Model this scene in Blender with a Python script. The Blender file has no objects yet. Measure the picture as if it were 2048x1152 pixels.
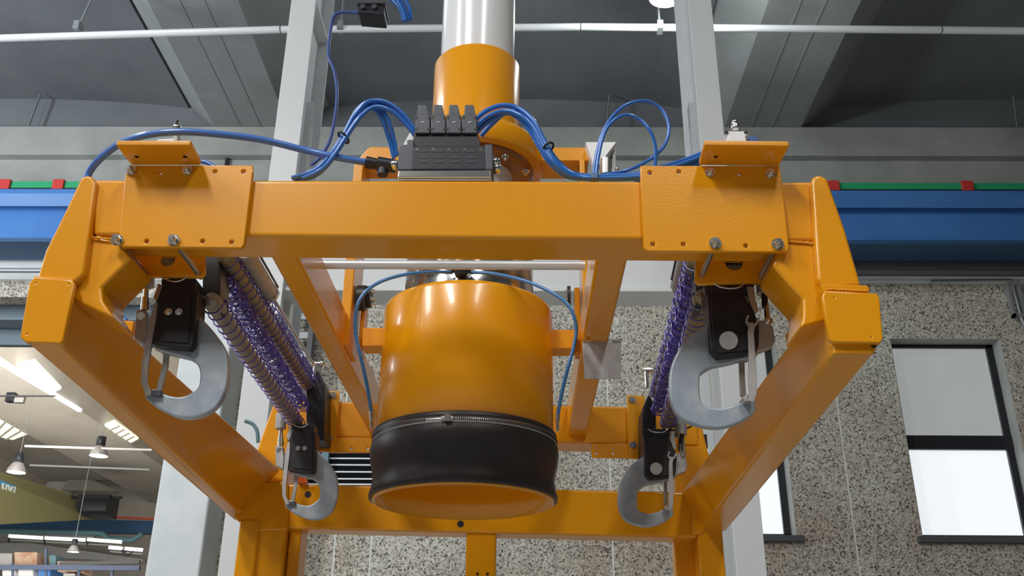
import bpy, bmesh, math, random
from mathutils import Vector, Matrix
random.seed(7)
R = math.radians
PI = math.pi
scene = bpy.context.scene
C = scene.collection

# ------------------------------------------------------------------ camera
F = 1900.0; PITCH = R(23.9); YAW = R(0.8); ROLL = R(0.5); CZ = 1.6
fwd = Vector((-math.sin(YAW)*math.cos(PITCH), math.cos(YAW)*math.cos(PITCH), math.sin(PITCH)))
rgt0 = Vector((math.cos(YAW), math.sin(YAW), 0)); up0 = rgt0.cross(fwd)
rgt = rgt0*math.cos(ROLL) + up0*math.sin(ROLL); upv = up0*math.cos(ROLL) - rgt0*math.sin(ROLL)
cam_d = bpy.data.cameras.new('camera'); cam = bpy.data.objects.new('camera', cam_d); C.objects.link(cam)
cam_d.sensor_width = 36; cam_d.lens = 36*F/2048; cam_d.clip_start = 0.05; cam_d.clip_end = 200
m = Matrix((rgt, upv, -fwd)).transposed().to_4x4(); m.translation = Vector((0, 0, CZ)); cam.matrix_world = m
scene.camera = cam

def P(x, y, Y):
    """photograph pixel -> point on the real plane at depth Y"""
    d = fwd + rgt*((x-1024)/F) - upv*((y-576)/F)
    return d*(Y/d.y) + Vector((0, 0, CZ))
def Pz(x, y, Z):
    d = fwd + rgt*((x-1024)/F) - upv*((y-576)/F)
    return d*((Z-CZ)/d.z) + Vector((0, 0, CZ))

# ------------------------------------------------------------------ world, lights, exposure
w = bpy.data.worlds.new('world'); scene.world = w; w.use_nodes = True
bg = w.node_tree.nodes['Background']; bg.inputs['Color'].default_value = (0.80, 0.88, 1.0, 1); bg.inputs['Strength'].default_value = 0.30
def area(name, loc, target, sx, sy, power, col=(1, 1, 1)):
    l = bpy.data.lights.new(name, 'AREA'); l.shape = 'RECTANGLE'; l.size = sx; l.size_y = sy; l.energy = power; l.color = col
    o = bpy.data.objects.new(name, l); C.objects.link(o); o.location = loc
    o.rotation_euler = (Vector(target)-Vector(loc)).to_track_quat('-Z', 'Y').to_euler(); return o
area('roof_area_light', (-3.3, -4.7, 8.7), (-3.3, -4.6, 0), 1.0, 4.2, 600, (1.0, 0.97, 0.92))  # unseen overhead key behind the camera, placed for the mast's strip highlight
area('roof_area_light', (2.0, -4.4, 8.7), (2.0, -4.3, 0), 0.8, 5.0, 270, (1.0, 0.97, 0.93))  # dimmer unseen overhead strip added on the right
area('roof_area_light', (-6.6, -1.6, 8.7), (-5.2, 4.0, 4.0), 1.2, 4.4, 420, (0.92, 0.97, 1.0))  # unseen fill added for the left wall and ceiling
area('mast_edge_light', (-4.5, 5.6, 8.6), (-4.5, 5.6, 0), .35, 2.2, 60, (0.95, 0.98, 1.0))  # unseen light added for the bright left edge of the mast
area('left_wall_fill', (-9.5, 5.0, 5.6), (-3.0, 11.2, 7.6), 1.2, 4.0, 440, (0.90, 0.96, 1.0))  # added fill aimed up at the left wall and runway beam
area('side_window', (-9.6, -2.0, 6.8), (-.3, 2.1, 2.6), .38, 1.5, 30, (1.0, 0.97, 0.93))
area('side_window', (-9.6, -2.9, 6.8), (-.3, 2.1, 2.6), .20, 1.5, 15, (1.0, 0.97, 0.93))
area('far_bay_uplight', (-13.0, 22.0, 6.3), (-13.0, 24.0, 9.4), 6.0, 14.0, 420, (1.0, 0.94, 0.84))  # added fill below the far ceiling, shining upward onto it
area('far_bay_fill', (-10.0, 16.0, 7.5), (-16.0, 34.0, 6.0), 4.0, 3.0, 260, (1.0, 0.94, 0.84))
scene.view_settings.view_transform = 'Standard'; scene.view_settings.look = 'None'
scene.view_settings.gamma = 1; scene.view_settings.use_curve_mapping = False
scene.view_settings.exposure = 0.04

# ------------------------------------------------------------------ materials
def srgb(r, g, b):
    f = lambda c: (c/255/12.92) if c/255 <= .04045 else ((c/255+.055)/1.055)**2.4
    return (f(r), f(g), f(b), 1)
def mat(name, col, rough=.5, metal=0, coat=0, bump=None, noise=None, trans=0, ior=1.5, emit=None, estr=0, bstr=.1, spec=.5):
    mt = bpy.data.materials.new(name); mt.use_nodes = True; nt = mt.node_tree; b = nt.nodes['Principled BSDF']
    b.inputs['Base Color'].default_value = col; b.inputs['Roughness'].default_value = rough; b.inputs['Metallic'].default_value = metal
    b.inputs['Coat Weight'].default_value = coat; b.inputs['Coat Roughness'].default_value = .08
    b.inputs['Transmission Weight'].default_value = trans; b.inputs['IOR'].default_value = ior; b.inputs['Specular IOR Level'].default_value = spec
    if emit: b.inputs['Emission Color'].default_value = emit; b.inputs['Emission Strength'].default_value = estr
    tc = nt.nodes.new('ShaderNodeTexCoord')
    if bump:
        n = nt.nodes.new('ShaderNodeTexNoise'); n.inputs['Scale'].default_value = bump; n.inputs['Detail'].default_value = 3
        nt.links.new(tc.outputs['Object'], n.inputs['Vector'])
        bp = nt.nodes.new('ShaderNodeBump'); bp.inputs['Strength'].default_value = bstr; bp.inputs['Distance'].default_value = .002
        nt.links.new(n.outputs['Fac'], bp.inputs['Height']); nt.links.new(bp.outputs['Normal'], b.inputs['Normal'])
    if noise:
        sc, col2 = noise
        n = nt.nodes.new('ShaderNodeTexNoise'); n.inputs['Scale'].default_value = sc; n.inputs['Detail'].default_value = 6; n.inputs['Roughness'].default_value = .6
        nt.links.new(tc.outputs['Object'], n.inputs['Vector'])
        r = nt.nodes.new('ShaderNodeValToRGB'); r.color_ramp.elements[0].position = .35; r.color_ramp.elements[1].position = .65
        r.color_ramp.elements[0].color = col; r.color_ramp.elements[1].color = col2
        nt.links.new(n.outputs['Fac'], r.inputs['Fac']); nt.links.new(r.outputs['Color'], b.inputs['Base Color'])
    return mt
ORANGE = mat('orange_paint', srgb(234, 158, 8), .26, coat=.30, bump=260, bstr=.04, noise=(1.3, srgb(230, 152, 8)))
ORANGE_D = mat('orange_peel_paint', srgb(234, 156, 8), .25, coat=.45, bump=240, bstr=.13)
ZINC = mat('galvanised_steel', srgb(160, 174, 190), .40, .45, noise=(22, srgb(186, 196, 206)), bump=120, bstr=.06)
ZINC2 = mat('dull_zinc', srgb(165, 165, 168), .5, .5, noise=(30, srgb(185, 183, 182)))
CHROME = mat('chrome', srgb(225, 225, 222), .18, 1.0)
STEEL = mat('brushed_steel', srgb(190, 190, 188), .32, .9)
BLACK = mat('black_anodised', srgb(30, 28, 34), .42, .1, noise=(40, srgb(36, 34, 40)))
RUBBER = mat('black_rubber', srgb(38, 36, 40), .42, 0, noise=(9, srgb(46, 44, 48)))
PLASTIC = mat('grey_black_plastic', srgb(76, 80, 90), .4)
PLASTIC_D = mat('dark_plastic', srgb(34, 38, 48), .35)
BLUE = mat('blue_hose', srgb(48, 112, 200), .28, coat=.5)
VIOLET = mat('violet_coil', srgb(62, 48, 150), .16, coat=.8, spec=.8)
BRONZE = mat('bronze_grey_rod', srgb(150, 138, 104), .4, .3)
SLEEVE = mat('grey_spring_rod', srgb(156, 152, 144), .4, .3)
WHITE = mat('white_column_paint', srgb(234, 238, 242), .40, noise=(3, srgb(228, 233, 237)))
PIPEW = mat('white_mast_paint', srgb(232, 234, 238), .2, coat=.6)
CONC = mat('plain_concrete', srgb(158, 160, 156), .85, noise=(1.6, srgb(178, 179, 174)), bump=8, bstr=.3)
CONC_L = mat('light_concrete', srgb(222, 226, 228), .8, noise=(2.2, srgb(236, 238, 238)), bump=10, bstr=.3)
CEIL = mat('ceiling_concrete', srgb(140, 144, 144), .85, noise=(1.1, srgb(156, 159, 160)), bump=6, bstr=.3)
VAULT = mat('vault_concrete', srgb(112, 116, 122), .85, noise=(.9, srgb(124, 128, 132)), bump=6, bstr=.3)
FARC = mat('pale_ceiling', srgb(205, 200, 192), .8, noise=(.5, srgb(188, 182, 172)))
FLOOR = mat('grey_floor', srgb(158, 155, 148), .5, noise=(1.5, srgb(172, 168, 160)))
CRANE = mat('crane_blue', srgb(74, 130, 200), .45, noise=(1.2, srgb(68, 122, 192)))
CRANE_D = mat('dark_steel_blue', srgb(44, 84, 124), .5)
GREYBLUE = mat('grey_blue_steel', srgb(112, 128, 140), .5, noise=(1.5, srgb(122, 136, 146)))
GREEN = mat('green_conductor', srgb(40, 165, 110), .5)
RED = mat('red_clip', srgb(205, 60, 55), .5)
GALV = mat('galvanised_pipe', srgb(150, 154, 156), .45, .4)
DARK = mat('dark_window_frame', srgb(38, 38, 46), .4)
SILL = mat('dark_sill', srgb(82, 82, 86), .5)
HOLE = mat('hole_shadow_steel', srgb(60, 34, 10), .6)
JOINT = mat('joint_mortar', srgb(226, 228, 222), .8)
LAMPE = mat('lamp_glow', (1, 1, 1, 1), .5, emit=(1, .98, .92, 1), estr=14)
TUBEL = mat('tube_and_strip_glow', (1, 1, 1, 1), .5, emit=(.95, .98, 1, 1), estr=1.6)
SKYL = mat('skylight_glow', (1, 1, 1, 1), .5, emit=(1, .96, .72, 1), estr=.75)
SKYL2 = mat('skylight_bright', (1, 1, 1, 1), .5, emit=(1, .99, .96, 1), estr=1.5)
OLIVE = mat('olive_crane_paint', srgb(140, 138, 98), .6)
SIGNB = mat('sign_blue', srgb(70, 150, 205), .5)
SIGNW = mat('sign_white', srgb(240, 245, 240), .5)
GLASS_C = mat('clear_sleeve', srgb(220, 205, 190), .08, trans=.85, ior=1.3)
STONE_R = mat('carton', srgb(176, 130, 104), .8, noise=(5, srgb(200, 180, 160)))
TEAL = mat('teal_steel', srgb(90, 130, 140), .5)
# daylight panes: frosted glass lit by the sky outside
PANE_HI = mat('blind_pane', srgb(120, 122, 120), .18, coat=1, emit=(.92, .97, .95, 1), estr=.30)
PANE_LO = mat('daylight_pane', srgb(200, 200, 200), .25, coat=.5, emit=(.90, .95, 1, 1), estr=.82)

def aggregate():
    mt = bpy.data.materials.new('washed_aggregate'); mt.use_nodes = True; nt = mt.node_tree; b = nt.nodes['Principled BSDF']; N = nt.nodes.new; L = nt.links.new
    b.inputs['Roughness'].default_value = .85
    tc = N('ShaderNodeTexCoord')
    v = N('ShaderNodeTexVoronoi'); v.inputs['Scale'].default_value = 58; L(tc.outputs['Object'], v.inputs['Vector'])
    r = N('ShaderNodeValToRGB'); r.color_ramp.interpolation = 'CONSTANT'
    stops = [(0, srgb(98, 96, 92)), (.09, srgb(172, 168, 158)), (.30, srgb(204, 201, 190)), (.55, srgb(222, 219, 208)), (.75, srgb(186, 182, 170)), (.88, srgb(234, 231, 220)), (.95, srgb(126, 122, 115))]
    r.color_ramp.elements[0].position = 0; r.color_ramp.elements[0].color = stops[0][1]
    r.color_ramp.elements[1].position = stops[1][0]; r.color_ramp.elements[1].color = stops[1][1]
    for p_, c_ in stops[2:]:
        e = r.color_ramp.elements.new(p_); e.color = c_
    sep = N('ShaderNodeSeparateColor'); L(v.outputs['Color'], sep.inputs['Color']); L(sep.outputs['Red'], r.inputs['Fac'])
    n = N('ShaderNodeTexNoise'); n.inputs['Scale'].default_value = .8; L(tc.outputs['Object'], n.inputs['Vector'])
    r2 = N('ShaderNodeValToRGB'); r2.color_ramp.elements[0].position = .35; r2.color_ramp.elements[1].position = .7
    r2.color_ramp.elements[0].color = (1, 1, 1, 1); r2.color_ramp.elements[1].color = srgb(222, 208, 200)
    L(n.outputs['Fac'], r2.inputs['Fac'])
    mx = N('ShaderNodeMix'); mx.data_type = 'RGBA'; mx.blend_type = 'MULTIPLY'; mx.inputs['Factor'].default_value = 1
    L(r.outputs['Color'], mx.inputs['A']); L(r2.outputs['Color'], mx.inputs['B']); L(mx.outputs['Result'], b.inputs['Base Color'])
    bp = N('ShaderNodeBump'); bp.inputs['Strength'].default_value = .5; bp.inputs['Distance'].default_value = .01
    L(v.outputs['Distance'], bp.inputs['Height']); L(bp.outputs['Normal'], b.inputs['Normal'])
    return mt
AGG = aggregate()

# ------------------------------------------------------------------ helpers
def wloc(o):
    v = Vector((0, 0, 0))
    while o is not None: v += o.location; o = o.parent
    return v
def tag(o, label=None, cat=None, group=None, kind=None):
    if label: o['label'] = label
    if cat: o['category'] = cat
    if group: o['group'] = group
    if kind: o['kind'] = kind
    return o
def thing(name, loc, label, cat, group=None):
    o = bpy.data.objects.new(name, None); o.empty_display_size = .1; C.objects.link(o); o.location = loc
    return tag(o, label, cat, group)
def copy_tree(o, parent=None):
    c = o.copy(); C.objects.link(c); c.parent = parent
    for ch in list(o.children): copy_tree(ch, c)
    return c

class M:
    """mesh collector in world coordinates"""
    def __init__(s): s.v = []; s.f = []; s.sm = []
    def add(s, vs, fs, smooth=False):
        n = len(s.v); s.v += [Vector(a) for a in vs]; s.f += [tuple(i+n for i in f) for f in fs]; s.sm += [smooth]*len(fs); return s
    def box(s, x0, x1, y0, y1, z0, z1):
        return s.hexa([(x0, y0, z0), (x1, y0, z0), (x1, y0, z1), (x0, y0, z1)], [(x0, y1, z0), (x1, y1, z0), (x1, y1, z1), (x0, y1, z1)])
    def hexa(s, a, b):
        n = len(a); fs = [tuple(range(n)), tuple(range(2*n-1, n-1, -1))]
        fs += [(i, n+i, n+(i+1) % n, (i+1) % n) for i in range(n)]
        return s.add(list(a)+list(b), fs)
    def prism(s, pts, off):
        off = Vector(off); return s.hexa(pts, [Vector(p)+off for p in pts])
    def px(s, pts, Y, depth):
        """outline at depth Y, extruded straight back"""
        return s.prism([P(x, y, Y) for x, y in pts], (0, depth, 0))
    def bar(s, a, b, w_, h_, up=(0, 0, 1)):
        a = Vector(a); b = Vector(b); d = (b-a).normalized(); u = Vector(up); r_ = d.cross(u)
        if r_.length < 1e-4: r_ = Vector((1, 0, 0))
        r_.normalize(); u = r_.cross(d)
        q = [(-1, -1), (1, -1), (1, 1), (-1, 1)]
        return s.hexa([a+r_*w_/2*i+u*h_/2*j for i, j in q], [b+r_*w_/2*i+u*h_/2*j for i, j in q])
    def cyl(s, a, b, r0, r1=None, n=16, caps=True):
        a = Vector(a); b = Vector(b); r1 = r0 if r1 is None else r1; d = (b-a).normalized()
        t = Vector((0, 0, 1)) if abs(d.z) < .9 else Vector((1, 0, 0)); u = d.cross(t).normalized(); v = d.cross(u)
        A = [a+(u*math.cos(2*PI*i/n)+v*math.sin(2*PI*i/n))*r0 for i in range(n)]
        B = [b+(u*math.cos(2*PI*i/n)+v*math.sin(2*PI*i/n))*r1 for i in range(n)]
        s.add(A+B, [(i, (i+1) % n, n+(i+1) % n, n+i) for i in range(n)], True)
        if caps: s.add(A, [tuple(range(n-1, -1, -1))]); s.add(B, [tuple(range(n))])
        return s
    def lathe(s, cx, cy, prof, n=64):
        vs = []; k = len(prof)
        for i in range(n):
            c, q = math.cos(2*PI*i/n), math.sin(2*PI*i/n)
            vs += [(cx+r*c, cy+r*q, z) for r, z in prof]
        fs = [(i*k+j, ((i+1) % n)*k+j, ((i+1) % n)*k+j+1, i*k+j+1) for i in range(n) for j in range(k-1)]
        return s.add(vs, fs, True)
    def tube(s, pts, r, n=8, sub=6, closed_ends=True):
        p = smooth_path([Vector(a) for a in pts], sub) if sub else [Vector(a) for a in pts]
        t = (p[1]-p[0]).normalized(); u = t.orthogonal().normalized(); vs = []; L_ = len(p)
        for i, c in enumerate(p):
            t = (p[min(i+1, L_-1)]-p[max(i-1, 0)]).normalized()
            u = (u - t*u.dot(t)).normalized(); v = t.cross(u)
            vs += [c+(u*math.cos(2*PI*k/n)+v*math.sin(2*PI*k/n))*r for k in range(n)]
        fs = [(i*n+k, i*n+(k+1) % n, (i+1)*n+(k+1) % n, (i+1)*n+k) for i in range(L_-1) for k in range(n)]
        s.add(vs, fs, True)
        if closed_ends: s.add(vs[:n], [tuple(range(n-1, -1, -1))]); s.add(vs[-n:], [tuple(range(n))])
        return s
    def ball(s, c, r, n=12, sq=1):
        c = Vector(c); k = n//2
        prof = [(r*math.sin(PI*j/k), c.z-r*sq*math.cos(PI*j/k)) for j in range(k+1)]
        return s.lathe(c.x, c.y, prof, n)
    def build(s, name, mt, parent=None, bevel=0, seg=2, label=None, smooth=False):
        off = wloc(parent) if parent else Vector((0, 0, 0))
        me = bpy.data.meshes.new(name); me.from_pydata([v-off for v in s.v], [], s.f)
        bm = bmesh.new(); bm.from_mesh(me); bm.normal_update()
        bmesh.ops.remove_doubles(bm, verts=bm.verts, dist=1e-6) if bevel else None
        bmesh.ops.recalc_face_normals(bm, faces=bm.faces); bm.to_mesh(me); bm.free()
        if not bevel and len(s.sm) == len(me.polygons):
            me.polygons.foreach_set('use_smooth', s.sm)
        me.materials.append(mt); me.update()
        o = bpy.data.objects.new(name, me); C.objects.link(o)
        if parent: o.parent = parent
        if bevel:
            b = o.modifiers.new('bevel', 'BEVEL'); b.width = bevel; b.segments = seg; b.limit_method = 'ANGLE'; b.angle_limit = R(35); b.harden_normals = True
            me.polygons.foreach_set('use_smooth', [True]*len(me.polygons))
        if label: o['label'] = label
        return o

def smooth_path(p, sub):
    out = []; n = len(p)
    for i in range(n-1):
        a = p[max(i-1, 0)]; b = p[i]; c = p[i+1]; d = p[min(i+2, n-1)]
        for k in range(sub):
            t = k/sub; t2 = t*t; t3 = t2*t
            out.append(.5*((2*b)+(c-a)*t+(2*a-5*b+4*c-d)*t2+(3*b-a-3*c+d)*t3))
    out.append(p[-1]); return out

def plate(name, mt, outline, holes, Y, thick, parent=None, bev=.0015, label=None, world=False, res=2):
    """flat plate in the XZ plane with true round or polygonal holes, built from a filled 2D curve"""
    off = wloc(parent) if parent else Vector((0, 0, 0))
    toP = (lambda q: Vector((q[0], Y, q[1]))) if world else (lambda q: P(q[0], q[1], Y))
    cu = bpy.data.curves.new(name, 'CURVE'); cu.dimensions = '2D'; cu.fill_mode = 'BOTH'; cu.extrude = thick/2 - bev; cu.bevel_depth = bev; cu.bevel_resolution = res
    def spl(pts):
        sp = cu.splines.new('POLY'); sp.points.add(len(pts)-1); sp.use_cyclic_u = True
        for i, q in enumerate(pts): sp.points[i].co = (q[0], q[1], 0, 1)
    op = [toP(q) for q in outline]; spl([(v.x, v.z) for v in op])
    for h in holes:
        if len(h) == 3:
            c = toP(h[:2]); spl([(c.x+h[2]*math.cos(2*PI*k/14), c.z+h[2]*math.sin(2*PI*k/14)) for k in range(14)])
        else: spl([(toP(q).x, toP(q).z) for q in h])
    tmp = bpy.data.objects.new('tmp', cu); C.objects.link(tmp)
    me = bpy.data.meshes.new_from_object(tmp.evaluated_get(bpy.context.evaluated_depsgraph_get()))
    bpy.data.objects.remove(tmp); me.name = name
    for v in me.vertices: v.co = Vector((v.co.x, Y+thick/2+v.co.z, v.co.y)) - off
    bm = bmesh.new(); bm.from_mesh(me); bmesh.ops.remove_doubles(bm, verts=bm.verts, dist=1e-6); bmesh.ops.recalc_face_normals(bm, faces=bm.faces); bm.to_mesh(me); bm.free()
    me.materials.clear(); me.materials.append(mt)
    o = bpy.data.objects.new(name, me); C.objects.link(o)
    if parent: o.parent = parent
    if label: o['label'] = label
    return o

def bolt(parent, c, r=.009, name='bolt', mt=CHROME, out=.009, axis=(0, -1, 0)):
    c = Vector(c); a = Vector(axis).normalized()
    mb = M(); mb.cyl(c, c+a*out*.25, r*1.35, n=18); mb.cyl(c+a*out*.25, c+a*out, r, r*.9, n=6); mb.cyl(c+a*out, c+a*out*1.5, r*.5, n=10)
    return mb.build(name, mt, parent)

# ------------------------------------------------------------------ THE SETTING
WY = 11.0
def struct(o): o['kind'] = 'structure'; return o
struct(M().box(-26, 13, -9, 40, -.15, 0).build('floor', FLOOR))
# ceiling with precast ribs
ceil = bpy.data.objects.new('ceiling', None); C.objects.link(ceil); ceil.location = (0, 2, 9.3); tag(ceil, kind='structure')
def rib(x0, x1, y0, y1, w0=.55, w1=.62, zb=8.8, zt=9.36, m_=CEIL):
    a = [(x0, y0, zb), (x1, y0, zb), (x1+w1, y0, zt), (x0-w0, y0, zt)]
    b_ = M().prism(a, (0, y1-y0, 0))
    for fx in (.35, .62):     # shutter-board ridges on the underside
        xx = x0+(x1-x0)*fx; b_.box(xx-.012, xx+.012, y0, y1, zb-.006, zb+.02)
    return b_.build('ceiling_rib', m_, ceil)
for k in range(-3, 3):
    rib(-4.22+6.92*k, -3.20+6.92*k, -8.5, WY)
def vault(x0, x1, y0, y1):
    n = 10; lo = []; hi = []
    for i in range(n+1):
        t = i/n; x = x0+(x1-x0)*t; z = 9.22+.16*math.sin(PI*t)**.7
        lo.append((x, y0, z)); hi.append((x, y0, z+.12))
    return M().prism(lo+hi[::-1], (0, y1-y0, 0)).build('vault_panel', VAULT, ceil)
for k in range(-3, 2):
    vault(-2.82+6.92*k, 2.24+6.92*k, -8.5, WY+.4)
# back wall --------------------------------------------------------
def zat(y, Y=WY, x=1024): return P(x, y, Y).z
zl = 6.33                                     # underside of the lintel over the opening at the left
wb = bpy.data.objects.new('wall_back', None); C.objects.link(wb); wb.location = (0, WY, 0); tag(wb, kind='structure')
M().box(-26, 12, WY-.14, WY+.3, 8.35, 8.80).build('concrete_ledge', CONC, wb, .01)
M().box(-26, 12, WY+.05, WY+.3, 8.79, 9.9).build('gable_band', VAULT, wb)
M().box(-26, 12, WY-.02, WY+.3, 7.62, 8.35).build('concrete_band', CONC, wb, .01)
M().box(-26, 12, WY-.06, WY+.3, 6.55, 7.62).build('concrete_beam', CONC_L, wb, .01)
jx = P(460, 300, WY).x
M().box(jx-.02, jx+.02, WY-.066, WY-.03, 7.5, 8.35).build('joint_strip', DARK, wb)
ztop = 6.62
xs = [-4.25+.75, P(668, 1100, WY).x, P(741, 1100, WY).x, P(1222, 1000, WY).x, P(1700, 1000, WY).x, P(1700, 1000, WY).x+2.95, 12]
W2 = (P(1600, 1060, WY).x-1.42, P(1590, 1060, WY).x); W1 = (P(1786, 690, WY).x, P(2010, 700, WY).x)
W1 = (P(1812, 880, WY).x, P(1812, 880, WY).x+1.36); W2 = (P(1594, 1060, WY).x-1.38, P(1594, 1060, WY).x)
wz0, wz1 = P(1900, 1074, WY).z, P(1885, 676, WY).z
def win_hole(W): return [(W[0], wz0), (W[1], wz0), (W[1], wz1), (W[0], wz1)]
for i in range(len(xs)-1):
    a, b = xs[i]+.016, xs[i+1]-.016
    hs = [win_hole(W) for W in (W1, W2) if W[0] > a and W[1] < b]
    plate('wall_panel', AGG, [(a, .02), (b, .02), (b, ztop), (a, ztop)], hs, WY, .22, wb, bev=.008, world=True)
for a, b in zip(xs[:-1], xs[1:]):            # pale mortar behind the joints
    M().box(b-.017, b+.017, WY+.004, WY+.2, 0, ztop).build('joint_mortar', JOINT, wb)
M().box(-26, -3.6, WY, WY+.25, zl, ztop).build('wall_panel', AGG, wb)
for n_, W in ((1, W1), (2, W2)):
    wo = bpy.data.objects.new('window_%d' % n_, None); C.objects.link(wo); wo.location = ((W[0]+W[1])/2, WY, wz0); tag(wo, kind='structure')
    x0, x1 = W; y = WY+.20; zm = wz0+(wz1-wz0)*.475; t = .055
    fr = M(); fr.box(x0, x0+t, y, y+.08, wz0, wz1); fr.box(x1-t*1.7, x1, y, y+.08, wz0, wz1); fr.box(x0, x1, y, y+.08, wz1-t, wz1); fr.box(x0, x1, y, y+.08, wz0, wz0+t); fr.box(x0, x1, y-.01, y+.08, zm-.085, zm+.085)
    fr.build('window_frame', DARK, wo)
    M().box(x0+t, x1-t, y+.04, y+.05, zm+.08, wz1-t).build('upper_pane', PANE_HI, wo)
    M().box(x0+t, x1-t, y+.04, y+.05, wz0+t, zm-.08).build('lower_pane', PANE_LO, wo)
    M().box(x0-.06, x1+.06, WY-.07, WY+.2, wz0-.07, wz0).build('window_sill', SILL, wo, .006)
    rv = M(); rv.box(x1-.012, x1+.002, WY+.002, y+.01, wz0, wz1); rv.box(x0-.002, x0+.012, WY+.002, y+.01, wz0, wz1); rv.box(x0, x1, WY+.002, y+.01, wz1-.012, wz1+.002)
    rv.build('window_reveal', CONC, wo)
# concrete column between the bays
cc = M(); xc0, xc1 = P(288, 1152, 10.45).x, P(398, 1152, 10.45).x
cc.box(xc0, xc1, 10.45, 11.35, 0, 6.5)
struct(cc.build('column', mat('column_concrete', srgb(204, 208, 208), .8, noise=(2.4, srgb(218, 220, 220)), bump=10, bstr=.3), None, .03))
struct(M().box(xc0-.08, xc1+.1, 10.3, 10.46, 6.1, 6.5).build('column_corbel', CONC_L, None, .02))
# side wall and far bay ------------------------------------------------
struct(M().box(12, 12.3, -9, 11.2, 0, 9.9).build('wall_right', CONC))
struct(M().box(-26.3, -26, -9, 37, 0, 5.0).build('wall_left', CONC))
struct(M().box(-26, 12.3, -9.3, -9, 0, 9.9).build('wall_front', mat('dim_wall', srgb(84, 84, 84), .8)))
FY = 37.0
wf = bpy.data.objects.new('wall_far', None); C.objects.link(wf); wf.location = (-16, FY, 0); tag(wf, kind='structure')
M().box(-26, -3.5, FY, FY+.3, 0, 9.9).build('wall_surface', FARC, wf)
struct(M().box(-3.5, -3.2, 11.3, 37, 0, 9.9).build('wall_far_right', FARC))
fc = bpy.data.objects.new('ceiling_far_bay', None); C.objects.link(fc); fc.location = (-14, 24, 9.3); tag(fc, kind='structure')
M().box(-26, -3.2, 11.3, 37, 9.45, 9.6).build('roof_slab', FARC, fc)
for a, b in ((-14.45, -11.85), (-21.3, -18.6), (-7.6, -5.0)):
    M().prism([(a, 11.4, 8.8), (b, 11.4, 8.8), (b+.35, 11.4, 9.45), (a-.35, 11.4, 9.45)], (0, 25.6, 0)).build('roof_beam', FARC, fc)
# skylights in the far roof
def skyl(pts, mt_, nb):
    q = [Pz(x, y, 8.82) for x, y in pts]; o = M().prism(q, (0, 0, .06)).build('skylight', mt_, fc)
    f = M()
    for i in range(1, nb):
        t = i/nb; f.bar(q[0].lerp(q[3], t)+Vector((0, 0, -.03)), q[1].lerp(q[2], t)+Vector((0, 0, -.03)), .05, .03)
    if nb > 1: f.build('glazing_bar', FARC, fc)
skyl([(30, 735), (68, 722), (122, 778), (104, 786)], SKYL2, 1)
skyl([(207, 852), (228, 843), (277, 878), (262, 886)], SKYL, 5)
skyl([(-30, 868), (-5, 832), (62, 866), (26, 880)], SKYL, 4)
tj = M(); q0 = Pz(0, 712, 8.9); tj.bar((-11.98, 19.6, 8.74), (-11.75, 24.2, 8.74), .10, .08)  # glowing strip for the pale line along the roof beam edge
tag(tj.build('beam_edge_strip', TUBEL), 'long glowing strip along the pale roof beam beyond the opening', 'lamp')

# ------------------------------------------------------------------ crane runway and services on the back wall
def runway(y0, x0, x1, z0, z1, name='crane_rail_beam', label='blue steel crane runway beam along the concrete wall'):
    t = thing(name, ((x0+x1)/2, y0, z0), label, 'beam')
    h = z1-z0
    M().box(x0, x1, y0+.1, y0+.14, z0+.04, z1-.05).build('web', CRANE, t)
    M().box(x0, x1, y0-.1, y0+.34, z1-.06, z1).build('top_flange', CRANE, t)
    M().prism([(x0, y0-.02, z1-.20), (x0, y0+.11, z1-.05), (x0, y0-.10, z1-.055)], (x1-x0, 0, 0)).build('flange_fillet', CRANE, t)
    M().box(x0, x1, y0-.12, y0+.40, z0-.02, z0+.03).build('bottom_flange', CRANE_D, t)  # underside shade of the beam is put into this darker blue
    return t
rz1 = P(50, 386, 10.45).z; rz0 = P(50, 489, 10.45).z
runway(10.45, -25.5, 11.9, rz0, rz1)
cr = thing('conductor_rail', (0, 10.4, rz1), 'green conductor strip with red clips on top of the blue runway beam', 'rail')
M().box(-25.5, 11.9, 10.36, 10.40, rz1+.02, rz1+.115).build('strip', GREEN, cr)
M().box(-25.5, 11.9, 10.35, 10.41, rz1, rz1+.02).build('carrier', PLASTIC_D, cr)
for x in (-8.4, P(9, 375, 10.36).x, P(117, 372, 10.36).x, P(1667, 375, 10.36).x, P(1935, 378, 10.36).x, 7.9):
    M().box(x-.07, x+.07, 10.33, 10.43, rz1-.0, rz1+.135).build('clip', RED, cr, .006)
# small things under the runway
def pipe(name, pts, r, mt_, label, cat='pipe', sub=0, group=None):
    o = M().tube(pts, r, 10, sub).build(name, mt_); return tag(o, label, cat, group)
pipe('conduit_pipe', [(-13, 10.7, P(40, 541, 10.7).z), (-4.8, 10.7, P(40, 541, 10.7).z)], .03, GALV, 'thin grey conduit on the wall below the left blue beam')
pipe('conduit_pipe', [(3.2, 10.75, P(1850, 546, 10.75).z), (11.5, 10.75, P(1850, 546, 10.75).z)], .045, SILL, 'dark pipe on the wall under the blue beam at right')
o = M().box(3.2, 11.8, 10.86, 10.98, P(1850, 536, 10.9).z, P(1850, 528, 10.9).z).build('cable_duct', SILL); tag(o, 'dark cable duct directly below the blue beam at right', 'duct')
q = P(2022, 560, 10.9)
pipe('drop_conduit', [(q.x-1.0, 10.9, q.z-.02), (q.x, 10.9, q.z), (q.x+.02, 10.9, q.z-.5), (q.x+.12, 10.9, q.z-1.1), (q.x+.13, 10.9, q.z-2.6)], .018, GALV, 'thin conduit dropping beside the window at far right', sub=0)
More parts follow.
